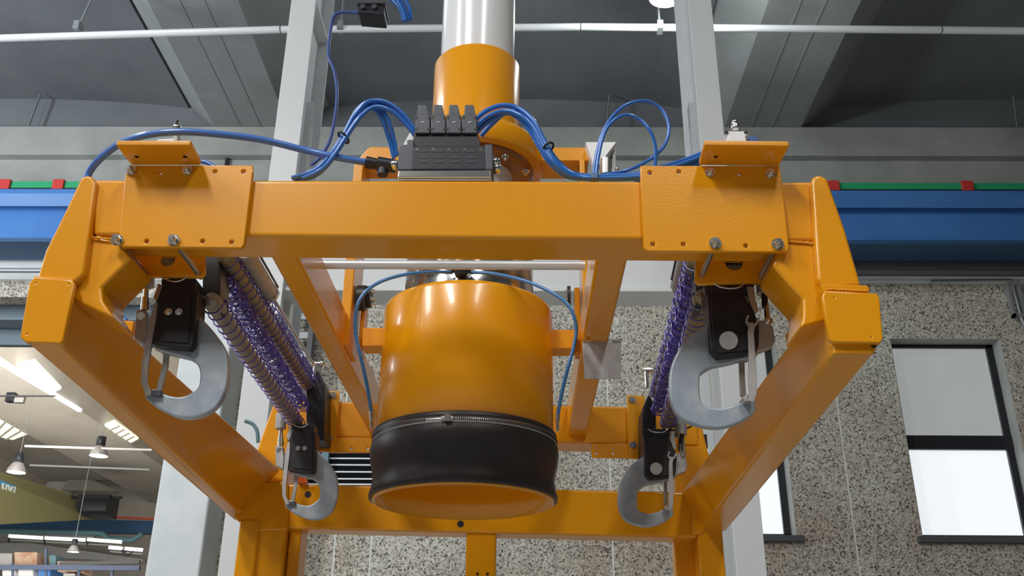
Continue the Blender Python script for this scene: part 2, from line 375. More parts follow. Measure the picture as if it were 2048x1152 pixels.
o = M(); o.box(q.x-.07, q.x-.04, 10.88, 10.95, q.z-.5, q.z-.05); o.box(q.x+.06, q.x+.09, 10.88, 10.95, q.z-.5, q.z-.05); o.box(q.x-.07, q.x+.09, 10.88, 10.95, q.z-.5, q.z-.46)
tag(o.build('cable_bracket', GALV), 'small steel bracket on the wall above the right window', 'bracket')
# steel members seen in the opening at left
o = M().box(-25.5, -4.3, 11.5, 11.8, P(150, 640, 11.5).z, P(150, 578, 11.5).z); tag(o.build('crane_girder', GREYBLUE, None, .01), 'grey-blue steel girder just under the left wall lintel', 'girder')
o = M().box(-25.5, -4.3, 11.9, 12.0, P(50, 690, 11.9).z, P(50, 650, 11.9).z); tag(o.build('steel_channel', GREYBLUE, None, .01), 'lower grey steel channel across the opening at left', 'girder')
o = M().box(-25.5, -4.3, 11.42, 11.5, P(150, 584, 11.42).z, P(150, 574, 11.42).z); tag(o.build('flange_strip', SILL), 'dark strip along the top of the grey-blue girder', 'strip')

# long white conduit under the ceiling, with hangers
cy = 8.0; ends = [P(-700, 85, cy), P(2700, 66, cy)]; za = P(1000, 55, cy).z
cp = thing('suspended_conduit', (0, cy, za), 'long white conduit pipe hung below the ceiling on thin wires', 'pipe')
for a, b in ((P(-500, 92, cy), P(560, 59, cy)), (P(563, 59, cy), P(1160, 54, cy)), (P(1162, 54, cy), P(1880, 60, cy)), (P(1885, 60, cy), P(2600, 68, cy))):
    M().cyl(a, b, .040, n=12).build('pipe_section', PIPEW, cp)
for a in (155, 681, 1320):
    x = P(a, 60, cy).x; M().cyl((x, cy, za), (x+(.25 if a < 200 else 0), cy, 9.5), .012, n=6).build('hanger_wire', GALV, cp); M().box(x-.03, x+.03, cy-.055, cy+.055, za-.05, za+.055).build('pipe_clip', GALV, cp)
for i, (x, y) in enumerate(((60, 240), (1212, 215), (2030, 235))):
    q = P(x, y, 10.85); o = M().cyl((q.x, 10.85, 8.8), (q.x+.05, 10.85, 9.3), .016, n=6).build('tie_rod', GALV)
    tag(o, ('thin tie rod at the wall above the left blue beam', 'thin tie rod at the wall top between the white columns', 'thin tie rod at the wall top at far right')[i], 'rod')
# high bay lamp at the top of the picture
lq = P(1333, -8, 7.6)
lm = thing('high_bay_lamp', (lq.x, 7.6, lq.z), 'glowing high bay lamp beside the right white column at the ceiling', 'lamp')
M().lathe(lq.x, 7.6, [(.0, lq.z+.02), (.17, lq.z+.02)], 24).build('lens', LAMPE, lm)
M().lathe(lq.x, 7.6, [(.18, lq.z), (.17, lq.z+.05), (.09, lq.z+.18), (.06, lq.z+.2), (.06, lq.z+.34), (0, lq.z+.34)], 24).build('reflector', ZINC2, lm)
M().ball((lq.x, 7.6, lq.z-.02), .10, 16).build('bulb', LAMPE, lm)
l = bpy.data.lights.new('lamp_light', 'POINT'); l.energy = 110; l.shadow_soft_size = .1; l.color = (.92, 1, .97); lo = bpy.data.objects.new('lamp_light', l); C.objects.link(lo); lo.location = (lq.x, 7.45, lq.z-.2)

# ------------------------------------------------------------------ far bay contents
def far_lamp(x, y, Y, label, r=.21):
    q = P(x, y, Y); t = thing('bell_lamp', q, label, 'lamp', None)
    M().lathe(q.x, q.y, [(r, q.z), (r*.95, q.z+r*.35), (r*.55, q.z+r*1.05), (r*.3, q.z+r*1.2)], 20).build('shade', ZINC2, t)
    M().lathe(q.x, q.y, [(r*.3, q.z+r*1.1), (r*.5, q.z+r*1.2), (r*.5, q.z+r*2.2), (0, q.z+r*2.2)], 12).build('housing', PLASTIC_D, t)
    M().lathe(q.x, q.y, [(0, q.z+.02), (r*.93, q.z+.02)], 20).build('lens', LAMPE, t)
    M().cyl((q.x, q.y, q.z+r*2.1), (q.x, q.y, 8.9), .007, n=6).build('hanger', GALV, t)
far_lamp(197, 912, 22, 'bell lamp hanging on the long conduit beyond the opening, upper of three')
far_lamp(32, 945, 22, 'bell lamp over the olive crane girder at the left picture edge')
far_lamp(146, 1104, 24, 'small bell lamp low in front of the shelving', .14)
q = P(20, 795, 19); fl = thing('floodlight', q, 'small floodlight clamped to the wire across the pale ceiling', 'lamp')
M().box(q.x-.10, q.x+.08, q.y, q.y+.15, q.z-.08, q.z+.12).build('housing', PLASTIC_D, fl, .01)
M().box(q.x+.08, q.x+.28, q.y+.02, q.y+.12, q.z-.10, q.z+.06).build('glass', ZINC2, fl, .01)
pipe('catenary_wire', [P(-150, 792, 19), P(110, 792, 19)], .02, SILL, 'dark wire crossing the pale ceiling beside the floodlight', 'wire')
pipe('catenary_wire', [P(50, 892, 21.9), P(304, 900, 21.9)], .028, PIPEW, 'white conduit carrying the bell lamps of the far bay', 'wire')
pipe('catenary_wire', [P(60, 930, 25), P(300, 939, 25)], .028, GALV, 'thin grey conduit below the bell lamp at the column', 'wire')
# olive crane girder with sign
oc = thing('overhead_crane', P(80, 1000, 27), 'olive yellow overhead crane girder with blue sign beyond the opening', 'crane')
a = [P(-200, 880, 24), P(-200, 1045, 24), P(40, 1035, 26.0), P(165, 1028, 30), P(165, 1000, 30), P(95, 975, 28), P(30, 952, 26)]
M().hexa([P(-160, 895, 24), P(-160, 1045, 24), P(168, 1030, 30), P(140, 988, 30)], [p_+Vector((.2, .7, 0)) for p_ in (P(-160, 895, 24), P(-160, 1045, 24), P(168, 1030, 30), P(140, 988, 30))]).build('girder', OLIVE, oc)
A0, A1 = P(-160, 895, 24), P(168, 1030, 30); gd = (Vector((A1.x, A1.y, 0))-Vector((A0.x, A0.y, 0))).normalized()
def ong(x, y, lift=.03):
    d = fwd + rgt*((x-1024)/F) - upv*((y-576)/F); n_ = Vector((gd.y, -gd.x, 0)); o_ = Vector((0, 0, CZ))
    t_ = (Vector((A0.x, A0.y, 0))-Vector((0, 0, 0))).dot(n_)/d.dot(n_); return o_+d*t_+n_*lift
sg = M().prism([ong(0, 960), ong(29, 972), ong(26, 990), ong(-4, 980)], (0, .01, 0)).build('sign', SIGNB, oc)
lt = M()
def stroke(pts, w_=2.0):
    for (xa, ya), (xb, yb) in zip(pts[:-1], pts[1:]):
        lt.bar(ong(xa, ya, .06), ong(xb, yb, .06), .03, .02)
stroke([(2, 966), (1.5, 978)]); stroke([(6, 967), (2, 972), (5, 979)])                      # K
stroke([(9, 980), (9.5, 969), (12, 974), (14.5, 970), (14.5, 981)])                          # M
stroke([(18, 983), (19, 973), (22, 974), (21, 979), (19, 979)])
stroke([(24, 975), (27, 974), (26.5, 980), (24, 984), (27, 985)])
lt.build('lettering', SIGNW, sg)
ho = M(); q = P(190, 1010, 30); ho.box(q.x-.5, q.x+.5, 29.8, 30.6, q.z-.35, q.z+.30); ho.bar(P(130, 994, 30), P(243, 995, 30), .12, .08); ho.cyl(P(168, 1013, 29.8), P(218, 1013, 29.8), .25, n=12)
tag(ho.build('hoist_trolley', PLASTIC_D), 'dark hoist trolley at the end of the olive crane girder', 'hoist')
q0, q1 = P(-60, 1036, 33), P(300, 1065, 33)
t = thing('far_runway_beam', ((q0.x+q1.x)/2, 33, q1.z), 'dark blue runway beam with orange stripe in the far bay', 'beam')
M().px([(-300, 1030), (330, 1042), (330, 1066), (-300, 1062)], 33, .4).build('web', CRANE_D, t)
M().px([(115, 1028), (330, 1036), (330, 1040), (115, 1032)], 32.9, .1).build('stripe', mat('orange_line', srgb(205, 90, 60), .5), t)
for pts, mt_, nm, lb in (([(-60, 1062), (190, 1066), (205, 1067), (218, 1078), (265, 1080), (285, 1068)], TEAL, 'grey_pipe', 'grey-green pipe with a dip running below the far blue beam'),
                         ([(-60, 1068), (190, 1075)], GALV, 'grey_pipe', 'straight grey pipe under the dipped pipe in the far bay')):
    o = M().tube([P(x, y, 31) for x, y in pts], .09, 8, 0).build(nm, mt_); tag(o, lb, 'pipe')
def lamp_line(segs, Y, label):
    q_ = P(*segs[0][:2], Y); t_ = thing('light_line', q_, label, 'lamp')
    for x0, y0, x1, y1 in segs: M().bar(P(x0, y0, Y), P(x1, y1, Y), .07, .09).build('tube', TUBEL, t_)
    M().bar(P(segs[0][0], segs[0][1]+8, Y), P(segs[-1][2], segs[-1][3]+8, Y), .03, .03).build('rail', GALV, t_)
    for x0, y0, x1, y1 in segs: M().bar(P(x0, y0-3, Y), P(x0, y0+12, Y), .05, .05).build('bracket', PLASTIC_D, t_)
lamp_line([(18, 1072, 85, 1076), (90, 1076, 170, 1080), (175, 1079, 243, 1084)], 29, 'upper row of white tube lamps below the far blue beam')
lamp_line([(218, 1095, 245, 1097), (250, 1097, 285, 1100)], 28, 'short lower row of white tube lamps beside the concrete column')
tag(M().tube([P(243, 1100, 28), P(250, 1108, 28), P(258, 1110, 28), P(266, 1102, 28)], .03, 6).build('looped_cable', PLASTIC_D), 'black cable looping under the short lamp row', 'cable')
# light coloured lower wall strip and storage rack
sh = thing('storage_rack', P(120, 1152, 26), 'storage rack with pallets at the lower left picture corner', 'rack')
for i in range(5):
    x = -40+i*66; M().bar(P(x, 1098 if i == 2 else 1126, 26), P(x, 1420, 26), .06, .06).build('upright', mat('rack_blue', srgb(84, 98, 128), .5) if i == 0 else bpy.data.materials['rack_blue'], sh)
for y in (1134, 1168, 1210): M().bar(P(-80, y, 25.9), P(280, y+2, 25.9), .10, .12).build('shelf_beam', bpy.data.materials['rack_blue'], sh)
M().bar(P(120, 1128, 25.9), P(280, 1124, 25.9), .08, .10).build('shelf_beam', SILL, sh)
bx = [(-5, 24, 1106, 1131, ZINC2, 'grey wrapped pallet load at the left end of the rack'), (28, 74, 1104, 1131, STONE_R, 'pink-brown wrapped pallet load next to the black post'),
      (98, 112, 1110, 1132, TEAL, 'narrow greenish carton on the rack'), (114, 160, 1122, 1143, STONE_R, 'brown low carton at the rack centre'), (4, 30, 1140, 1152, CONC_L, 'pale carton on the lower shelf at the left edge'),
      (36, 66, 1139, 1152, CONC_L, 'pale carton right of its twin on the lower shelf'), (76, 100, 1136, 1160, CRANE, 'blue crate on the lower rack shelf'), (126, 150, 1146, 1166, ZINC2, 'grey carton on the lower shelf below the brown one')]
for x0, x1, y0, y1, mt_, lb in bx:
    tag(M().px([(x0, y0), (x1, y0), (x1, y1), (x0, y1)], 26, .8).build('pallet_load', mt_, None, .02), lb, 'box')
struct(M().px([(-200, 1086), (60, 1086), (285, 1118), (285, 1124), (-200, 1100)], 36.6, .3).build('trim_1', CONC_L))
struct(M().px([(40, 1000), (120, 1000), (135, 985), (150, 945), (45, 905), (-10, 930)], 36.2, .3).build('trim_2', CONC_L))
struct(M().px([(122, 980), (148, 942), (235, 982)], 35.9, .3).build('trim_3', FARC))

# louvre and cable ladder on the back wall
lv = thing('wall_louvre', (P(700, 935, 10.9).x, 10.9, P(700, 965, 10.9).z), 'black louvre with thin white slats on the wall left of the rubber boot', 'louvre')
lx0, lx1 = P(575, 930, 10.9).x, P(860, 930, 10.9).x; lz0, lz1 = P(700, 972, 10.9).z, P(700, 902, 10.9).z
M().box(lx0, lx1, 10.93, 10.99, lz0, lz1).build('backing', mat('matt_black', srgb(18, 18, 22), .8, spec=.1), lv)
for y in (914, 927, 941, 955, 966):
    z = P(700, y, 10.85).z; M().box(lx0, lx1, 10.915, 10.93, z-.008, z+.008).build('slat', WHITE, lv)
x = P(652, 930, 10.85).x; M().box(x-.06, x+.02, 10.84, 10.94, lz0, lz1).build('mullion', TEAL, lv)
cl = thing('cable_ladder', (P(610, 700, 10.8).x, 10.8, 3.5), 'grey vertical cable ladder on the wall between spring arm and brace', 'ladder')
x0, x1 = P(585, 680, 10.8).x, P(622, 680, 10.8).x
for x in (x0, x1): M().box(x-.03, x+.03, 10.74, 10.9, 2.5, 6.3).build('rail', SILL, cl)
for i in range(14): M().box(x0, x1, 10.78, 10.82, 2.7+i*.25, 2.78+i*.25).build('rung', GALV, cl)

# ------------------------------------------------------------------ white steel portal behind the machine
def column(xa, xb, side, label):
    """H section: front flange xa..xb, web, rear flange; side = +1 when its open side faces right"""
    xm = (xa+xb)/2; t = thing('steel_column', (xm, 5.2, 0), label, 'column', None)
    M().box(xa, xb, 5.0, 5.02, 0, 8.78).build('front_flange', WHITE, t, .003)
    M().box(xm-.008, xm+.008, 5.02, 5.48, 0, 8.78).build('web', WHITE, t)
    M().box(xa, xb, 5.48, 5.50, 0, 8.78).build('rear_flange', WHITE, t, .003)
    xo = xm+side*.03
    M().box(min(xo, xo+side*.03), max(xo, xo+side*.03), 5.05, 5.14, 0, P(620, 168, 5.1).z).build('guide_rail', WHITE, t, .003)
    M().box(min(xo, xo+side*.05), max(xo, xo+side*.05), 5.22, 5.30, 0, P(640, 200, 5.2).z).build('guide_rail', PIPEW, t, .003)
    M().box(xm-.01, xm+side*.075 if side > 0 else xm+.01, 5.03, 5.47, P(640, 36, 5.2).z, P(640, 36, 5.2).z+.02).build('stiffener', WHITE, t)
    for z in (4.9, 4.3, 3.5):
        M().box(xo+side*.03-.006, xo+side*.03+.006, 5.04, 5.05, z, z+.12).build('slot', SILL, t)
    return t
xl0, xl1 = P(583, 0, 5).x, P(632, 0, 5).x; xr0, xr1 = P(1381, 0, 5).x, P(1425, 0, 5).x
column(xl0, xl1, 1, 'white steel H column left of the mast')
column(xr0-.015, xr1-.008, -1, 'white steel H column right of the mast')
pb = thing('portal_beam', (-.2, 5.1, 3.82), 'white horizontal box beam joining the two steel columns', 'beam')
M().box(xl1-.1, xr0+.06, 5.06, 5.22, 3.835, 4.20).build('beam_body', WHITE, pb, .006)
M().box(xl1-.1, xr0+.06, 5.04, 5.26, 3.815, 3.835).build('lower_flange', WHITE, pb, .002)

# junction box + cable at the top left column
jb = thing('junction_box', P(740, 20, 5.1), 'dark control box with two knobs beside the left column top', 'box')
M().px([(716, 2), (768, 2), (768, 28), (716, 24)], 5.0, .15).build('box_body', PLASTIC_D, jb, .006)
M().px([(713, -1), (770, -1), (770, 6), (713, 6)], 4.98, .18).build('lid', SILL, jb)
for x in (726, 749): M().cyl(P(x, 16, 5.0), P(x, 16, 5.0)+Vector((0, -.02, 0)), .018, n=12).build('knob', PLASTIC, jb)
M().bar(P(690, -10, 5.1), P(780, -10, 5.1), .04, .04).build('arm', WHITE, jb)
for i, pts in enumerate((((780, -30), (795, 0), (806, 22), (812, 42)), ((790, -30), (803, 5), (812, 25), (818, 40)), ((805, -30), (812, 0), (820, 20), (822, 38)), ((770, -10), (790, 5), (802, 22), (808, 42)))):
    tag(M().tube([P(x, y, 5.0+.02*i) for x, y in pts], .014, 8).build('air_hose', BLUE), ('second blue hose from the left beside the junction box', 'third blue hose from the left beside the junction box', 'rightmost blue hose of the bundle beside the junction box', 'blue hose nearest to the junction box')[i], 'hose', 'blue hoses by the junction box')
tag(M().tube([P(x, y, 4.988) for x, y in ((716, 26), (690, 24), (668, 32), (660, 70), (657, 110), (668, 140), (674, 180), (671, 225), (660, 280), (640, 315), (622, 330))], .011, 8).build('control_cable', mat('blue_grey_cable', srgb(70, 92, 160), .4)), 'thin blue-grey cable running down the left white column', 'cable')

# ------------------------------------------------------------------ THE LIFTING FRAME
FY0 = 1.60; RY0 = 3.06
fr = thing('lifting_gantry', (-.14, 2.3, 0), 'orange painted welded steel lifting frame filling the picture', 'frame')
def px_box(name, x0, x1, ytop0, ytop1, ybot0, ybot1, Y, depth, mt_=ORANGE, bev=.008, lab=None):
    return M().px([(x0, ybot0), (x1, ybot1), (x1, ytop1), (x0, ytop0)], Y, depth).build(name, mt_, fr, bev, 3, lab)
px_box('front_beam', 186, 1640, 358, 362, 470, 482, FY0, .098)
px_box('rear_beam', 551, 1397, 800, 815, 872, 892, RY0, .12)
px_box('cross_rail', 560, 1395, 967, 984, 1057, 1076, 3.02, .10)
for nm, pts in (('rail_end', [(438, 961), (575, 963), (575, 1060), (520, 1062), (480, 1046), (466, 1034)]), ('rail_end', [(1385, 984), (1455, 986), (1448, 1000), (1405, 1068), (1385, 1070)])):
    M().px(pts, 3.005, .11).build(nm, ORANGE, fr, .006, 3)
# brace tubes running back from the front beam to the rear beam
def zb(x): return P(x, 478, FY0).z
bz0, bz1 = 2.425, 2.53
for xa, xb in ((P(542, 520, 1.72).x, P(596, 520, 1.72).x), (P(1192, 520, 1.72).x, P(1256, 520, 1.72).x)):
    M().box(xa, xb, 1.69, 3.065, bz0, bz1).build('brace_tube', ORANGE, fr, .008, 3)
# side arms
def arm(fi_t, fi_b, fo_b, fo_t, ri_t, ri_b, ro_b, ro_t, Y0, Y1):
    a = [P(*q, Y0) for q in (fi_t, fi_b, fo_b, fo_t)]; b = [P(*q, Y1) for q in (ri_t, ri_b, ro_b, ro_t)]
    return M().hexa(a, b).build('side_arm', ORANGE, fr, .008, 3)
arm((146, 562), (118, 686), (46, 681), (62, 558), (562, 940), (484, 1028), (470, 1043), (470, 930), 1.60, 3.03)
arm((1640, 600), (1667, 708), (1750, 708), (1748, 590), (1362, 984), (1404, 1058), (1451, 1064), (1460, 950), 1.60, 3.03)
# end caps with screws
def cap(outline, holes, Y, lid):
    o = plate('end_cap', ORANGE, outline, [(x, y, .0035) for x, y in holes], Y, .014, fr, .003)
    for x, y in holes: c = P(x, y, Y+.002); M().cyl(c, c+Vector((0, .010, 0)), .0045, n=12).build('screw_hole', HOLE, o)
    return o
cap([(70, 556), (141, 562), (145, 567), (123, 680), (118, 684), (52, 681), (43, 672), (61, 566)], [(72, 566), (137, 568), (54, 668)], 1.578, 0)
cap([(1652, 584), (1752, 589), (1756, 594), (1763, 676), (1759, 683), (1668, 681), (1662, 676), (1648, 592)], [(1669, 595), (1743, 674)], 1.562, 0)
M().px([(1642, 567), (1735, 570), (1740, 576), (1738, 586), (1648, 584)], 1.575, .05).build('cap_rim', ORANGE_D, fr, .003)
M().px([(66, 551), (140, 554), (148, 562), (66, 562)], 1.585, .05).build('cap_rim', ORANGE, fr, .003)
M().px([(1666, 684), (1753, 686), (1753, 700), (1746, 708), (1667, 708)], 1.575, .03).build('cap_rim', ORANGE, fr, .004)
M().cyl(P(1741, 695, 1.575)+Vector((.006, -.001, .005)), P(1741, 695, 1.575)+Vector((.006, .002, .005)), .006, n=10).build('drain_hole', HOLE, fr)
# front knees
M().px([(172, 349), (184, 352), (192, 364), (167, 548), (148, 565), (72, 560), (90, 500), (130, 420), (160, 356)][::-1], 1.588, .13).build('knee', ORANGE, fr, .010, 4)
M().px([(186, 470), (238, 484), (264, 515), (230, 548), (203, 575), (205, 600), (228, 636), (200, 625), (146, 600), (150, 560), (165, 540)], 1.605, .11).build('knee_gusset', ORANGE, fr, .006, 3)
M().px([(1626, 352), (1640, 348), (1655, 355), (1690, 455), (1724, 572), (1650, 577), (1636, 560), (1622, 365)], 1.585, .13).build('knee', ORANGE_D, fr, .012, 4)
M().px([(1560, 484), (1630, 484), (1652, 580), (1660, 640), (1601, 655), (1606, 632), (1606, 598), (1577, 567), (1545, 530)], 1.602, .11).build('knee_gusset', ORANGE, fr, .006, 3)
# weld beads
def weld(pts, Y, r=.0032, n=26):
    mb = M(); a, b = P(*pts[0], Y), P(*pts[1], Y)
    for i in range(n):
        c = a.lerp(b, i/(n-1)); mb.ball((c.x+random.uniform(-.0006, .0006), c.y, c.z+random.uniform(-.0006, .0006)), r*random.uniform(.8, 1.15), 8)
    return mb.build('weld_bead', ORANGE_D, fr)
weld([(180, 474), (222, 478)], 1.60, .0028, 14); weld([(190, 372), (172, 520)], 1.601, .003, 34)
weld([(1572, 482), (1625, 487)], 1.60, .0028, 18); weld([(1620, 375), (1632, 545)], 1.601, .0035, 40)
weld([(1655, 578), (1732, 582)], 1.572, .0026, 24); weld([(345, 893), (480, 1022)], 2.9, .004, 2)
# rear knees
M().px([(549, 800), (580, 803), (575, 968), (505, 968), (503, 930), (520, 880)], 3.055, .12).build('rear_knee', ORANGE, fr, .008, 3)
M().px([(1352, 815), (1397, 822), (1416, 900), (1440, 985), (1350, 990)], 3.065, .12).build('rear_knee', ORANGE, fr, .008, 3)
# legs
def legbox(nm, x0, x1, Y, d, ytop):
    a, b = P(x0, 1110, Y).x, P(x1, 1110, Y).x; zt = P((x0+x1)/2, ytop, Y).z
    return M().box(a, b, Y, Y+d, .02, zt).build(nm, ORANGE, fr, .008, 3)
legbox('leg', 471, 568, 3.012, .13, 1030)
legbox('leg', 1398, 1449, 3.012, .13, 1050)
legbox('inner_post', 574, 598, 3.04, .10, 1052); legbox('inner_post', 1349, 1398, 3.10, .06, 1066)
legbox('leg_fold', 471, 512, 3.000, .1, 1038)
legbox('centre_post', 931, 992, 3.03, .08, 1062)
for x in (955, 975): M().cyl(P(x, 1148, 3.03)+Vector((0, -.0005, 0)), P(x, 1148, 3.03)+Vector((0, .004, 0)), .005, n=10).build('post_hole', HOLE, fr)
# holes in cross rail
for x, y in ((921, 1048), (616, 989)):
    c = P(x, y, 3.02); M().lathe(0, 0, [(.010, 0), (.013, 0), (.013, .003), (.010, .003)], 16).build('hole_rim', ORANGE, fr).matrix_local = Matrix.Translation(c-wloc(fr)+Vector((0, .001, 0))) @ Matrix.Rotation(R(90), 4, 'X')
    M().cyl(c+Vector((0, -.0012, 0)), c+Vector((0, .01, 0)), .0105, n=16).build('rail_hole', DARK, fr)
# small hanger lug on the inner side of each arm
M().px([(232, 639), (268, 642), (262, 668), (256, 664)], 1.95, .03).build('lug', ORANGE, fr, .002)
M().px([(1576, 660), (1596, 660), (1584, 680)], 1.75, .03).build('lug', ORANGE, fr, .002)
M().px([(596, 952), (612, 950), (614, 966), (594, 966)], 3.0, .02).build('lug', mat('red_orange', srgb(226, 96, 20), .4), fr, .001)
# feet out of the picture
for xa, xb in ((P(473, 1110, 3.03).x, P(568, 1110, 3.03).x), (P(1398, 1110, 3.03).x, P(1447, 1110, 3.03).x), (P(931, 1110, 3.03).x, P(992, 1110, 3.03).x)):
    M().box(xa-.04, xb+.04, 2.98, 3.2, 0, .02).build('foot_plate', ORANGE, fr)

# ------------------------------------------------------------------ clamp brackets on the front beam
def bracket(outline, holes, bolts_t, bolts_b, fl, lower, semi, label, rods):
    c = P(*outline[0], 1.588); t = thing('clamp_bracket', c, label, 'bracket')
    plate('clamp_plate', ORANGE if outline[0][0] < 1000 else ORANGE_D, outline, [(x, y, .0065) for x, y in holes], 1.587, .012, t, .002)
    # angle flange: flat plate projecting towards the viewer from the plate's top
    a, b = P(*fl[0], 1.590), P(*fl[1], 1.590); z = a.z; d = fl[2]
    f = M(); f.hexa([(a.x, 1.59, z), (b.x, 1.59, b.z), (b.x, 1.59, b.z+.012), (a.x, 1.59, z+.012)], [(a.x-.002, 1.59-d, z), (b.x+.002, 1.59-d, b.z), (b.x+.002, 1.59-d, b.z+.012), (a.x-.002, 1.59-d, z+.012)])
    f.build('top_flange', ORANGE, t, .003, 3)
    for k in (.17, .85):
        hx = a.x+(b.x-a.x)*k; M().cyl((hx, 1.59-d*.45, z-.0006), (hx, 1.59-d*.45, z+.002), .0045, n=10).build('flange_hole', HOLE, t)
    for x, y in bolts_t: bolt(t, P(x, y, 1.586), .0078)
    for x, y in bolts_b: bolt(t, P(x, y, 1.586), .0085, out=.012)
    # rear plate under and behind the beam
    plate('rear_plate', ORANGE, lower, [semi], 1.73, .012, t, .002)
    c2 = P(semi[0], semi[1], 1.745); M().cyl(c2, c2+Vector((0, .03, 0)), semi[2]*1.05, n=20).build('bore_shade_disc', SLEEVE, t)  # disc added behind the bore so its opening reads as shaded
    for x, y in rods:
        p0 = P(x, y, 1.586); M().cyl(p0+Vector((0, 0, 0)), (p0.x, 1.75, p0.z), .0055, n=12).build('clamp_rod', STEEL, t)
    return t
bracket([(254, 332), (503, 332), (503, 345), (486, 488), (481, 494), (244, 491), (238, 484), (241, 460)], [(320, 345), (430, 343), (487, 343), (293, 482), (405, 482), (463, 484)],
        [(262, 341), (375, 341)], [(235, 481), (348, 481)], ((262, 331), (402, 331), .072),
        [(262, 512), (408, 512), (407, 545), (402, 552), (268, 550), (262, 545)], (335, 519, .017), 'orange clamp bracket on the left of the front beam', [(235, 482), (348, 482)])
bracket([(1283, 333), (1558, 333), (1560, 345), (1576, 494), (1572, 502), (1296, 500), (1289, 494), (1283, 345)], [(1300, 345), (1358, 343), (1479, 347), (1306, 488), (1367, 488), (1492, 491)],
        [(1420, 345), (1541, 347)], [(1430, 487), (1555, 489)], ((1398, 331), (1558, 333), .072),
        [(1393, 520), (1546, 522), (1543, 563), (1398, 566), (1392, 560)], (1468, 524, .020), 'orange clamp bracket on the right of the front beam', [(1430, 488), (1555, 490)])
# rear clamp brackets
def rear_bracket(outline, bolts, lip, lipholes, label):
    t = thing('clamp_bracket', P(*outline[0], 3.0), label, 'bracket')
    plate('clamp_plate', ORANGE, outline, [], 3.04, .012, t, .002)
    for x, y in bolts: bolt(t, P(x, y, 3.04), .009)
    plate('lower_lip', ORANGE, lip, [(x, y, .006) for x, y in lipholes], 3.046, .012, t, .0015)
rear_bracket([(640, 783), (677, 783), (677, 800), (668, 903), (634, 901), (634, 878)], [(666, 791), (658, 878)], [(660, 876), (744, 876), (744, 904), (660, 904)], [(703, 897), (735, 897)], 'orange clamp bracket at the left end of the rear beam')
rear_bracket([(1255, 791), (1288, 793), (1288, 917), (1258, 915)], [(1264, 800), (1266, 890)], [(1185, 888), (1262, 888), (1262, 915), (1184, 914)], [(1193, 895), (1226, 896), (1193, 907), (1226, 907)], 'orange clamp bracket at the right end of the rear beam')
for x0, x1, y0, y1, lb in ((612, 649, 742, 880, 'black slab holding the rear ends of the left spring arms'), (1284, 1312, 790, 905, 'black slab holding the rear ends of the right spring arms')):
    s_ = M().px([(x0+12, y0), (x1-12, y0), (x1, y0+28), (x1, y1), (x0, y1), (x0, y0+28)], 2.93, .11).build('mounting_slab', BLACK, None, .004); tag(s_, lb, 'block')
for x0, x1, lb in ((404, 440, 'dark block behind the left clamp bracket carrying the coils'), (1392, 1412, 'dark block behind the right clamp bracket carrying the coils')):
    s_ = M().px([(x0, 505), (x1, 505), (x1, 590), (x1-8, 614), (x0, 610)], 1.80, .07).build('spring_block', PLASTIC_D, None, .004); tag(s_, lb, 'block')

# ------------------------------------------------------------------ spring arms with violet spiral tubing
def coil_arm(a, b, rr, rh, rt, turns, rodm, label, phase=0, n2=2, wob=.15):
    a = Vector(a); b = Vector(b); d = (b-a); L_ = d.length; t_ = d.normalized(); u = t_.orthogonal().normalized(); v = t_.cross(u)
    th = thing('coiled_arm', a, label, 'spring')
    M().cyl(a, b, rr, n=18).build('rod', rodm, th)
    M().ball(a, rr*.98, 16).build('rod_end', rodm, th)
    for s_ in range(n2):
        pts = []; N_ = int(turns*14); tr = turns*(1 if s_ == 0 else .62)
        for i in range(N_+1):
            f_ = i/N_; an = 2*PI*tr*f_+phase+s_*2.1; rad = rh*(1+(wob*math.sin(an*.37+s_*2)) * .5) + (rt*.8 if s_ else 0)
            pts.append(a+t_*(L_*f_)+(u*math.cos(an)+v*math.sin(an))*rad)
        M().tube(pts, rt, 6, 0).build('spiral_tube', VIOLET, th)
    return th
def A(x, y, Y): return P(x, y, Y)
coil_arm(A(452, 512, 1.80), A(614, 770, 2.93), .0180, .0232, .0019, 27, BRONZE, 'upper coiled arm of the left pair, bronze rod in violet spiral tubing', 0, 1, .05)
coil_arm(A(424, 602, 1.80), A(594, 848, 2.93), .0180, .0236, .0020, 25, SLEEVE, 'lower coiled arm of the left pair, grey rod in spiral tubing', 1.0, 1, .05)
coil_arm(A(450, 562, 1.86), A(606, 812, 2.93), .0040, .0160, .0021, 60, VIOLET, 'dense violet coil hanging between the two left arms', 2.0, 2, .5)
coil_arm(A(478, 510, 1.86), A(628, 762, 2.93), .003, .011, .0014, 52, VIOLET, 'thin violet coil above the upper left arm', 2.0, 1, .6)
coil_arm(A(1392, 520, 1.80), A(1314, 785, 2.93), .0175, .0222, .0020, 36, BRONZE, 'upper coiled arm of the right pair, violet spiral tubing', 0, 2, .1)
coil_arm(A(1406, 595, 1.80), A(1334, 850, 2.93), .0185, .0232, .0020, 30, BRONZE, 'lower coiled arm of the right pair behind the large hook', 1.2, 1, .1)
coil_arm(A(1386, 560, 1.86), A(1316, 820, 2.93), .006, .016, .0022, 60, VIOLET, 'dense violet coil between the two right arms', 2.2, 2, .5)
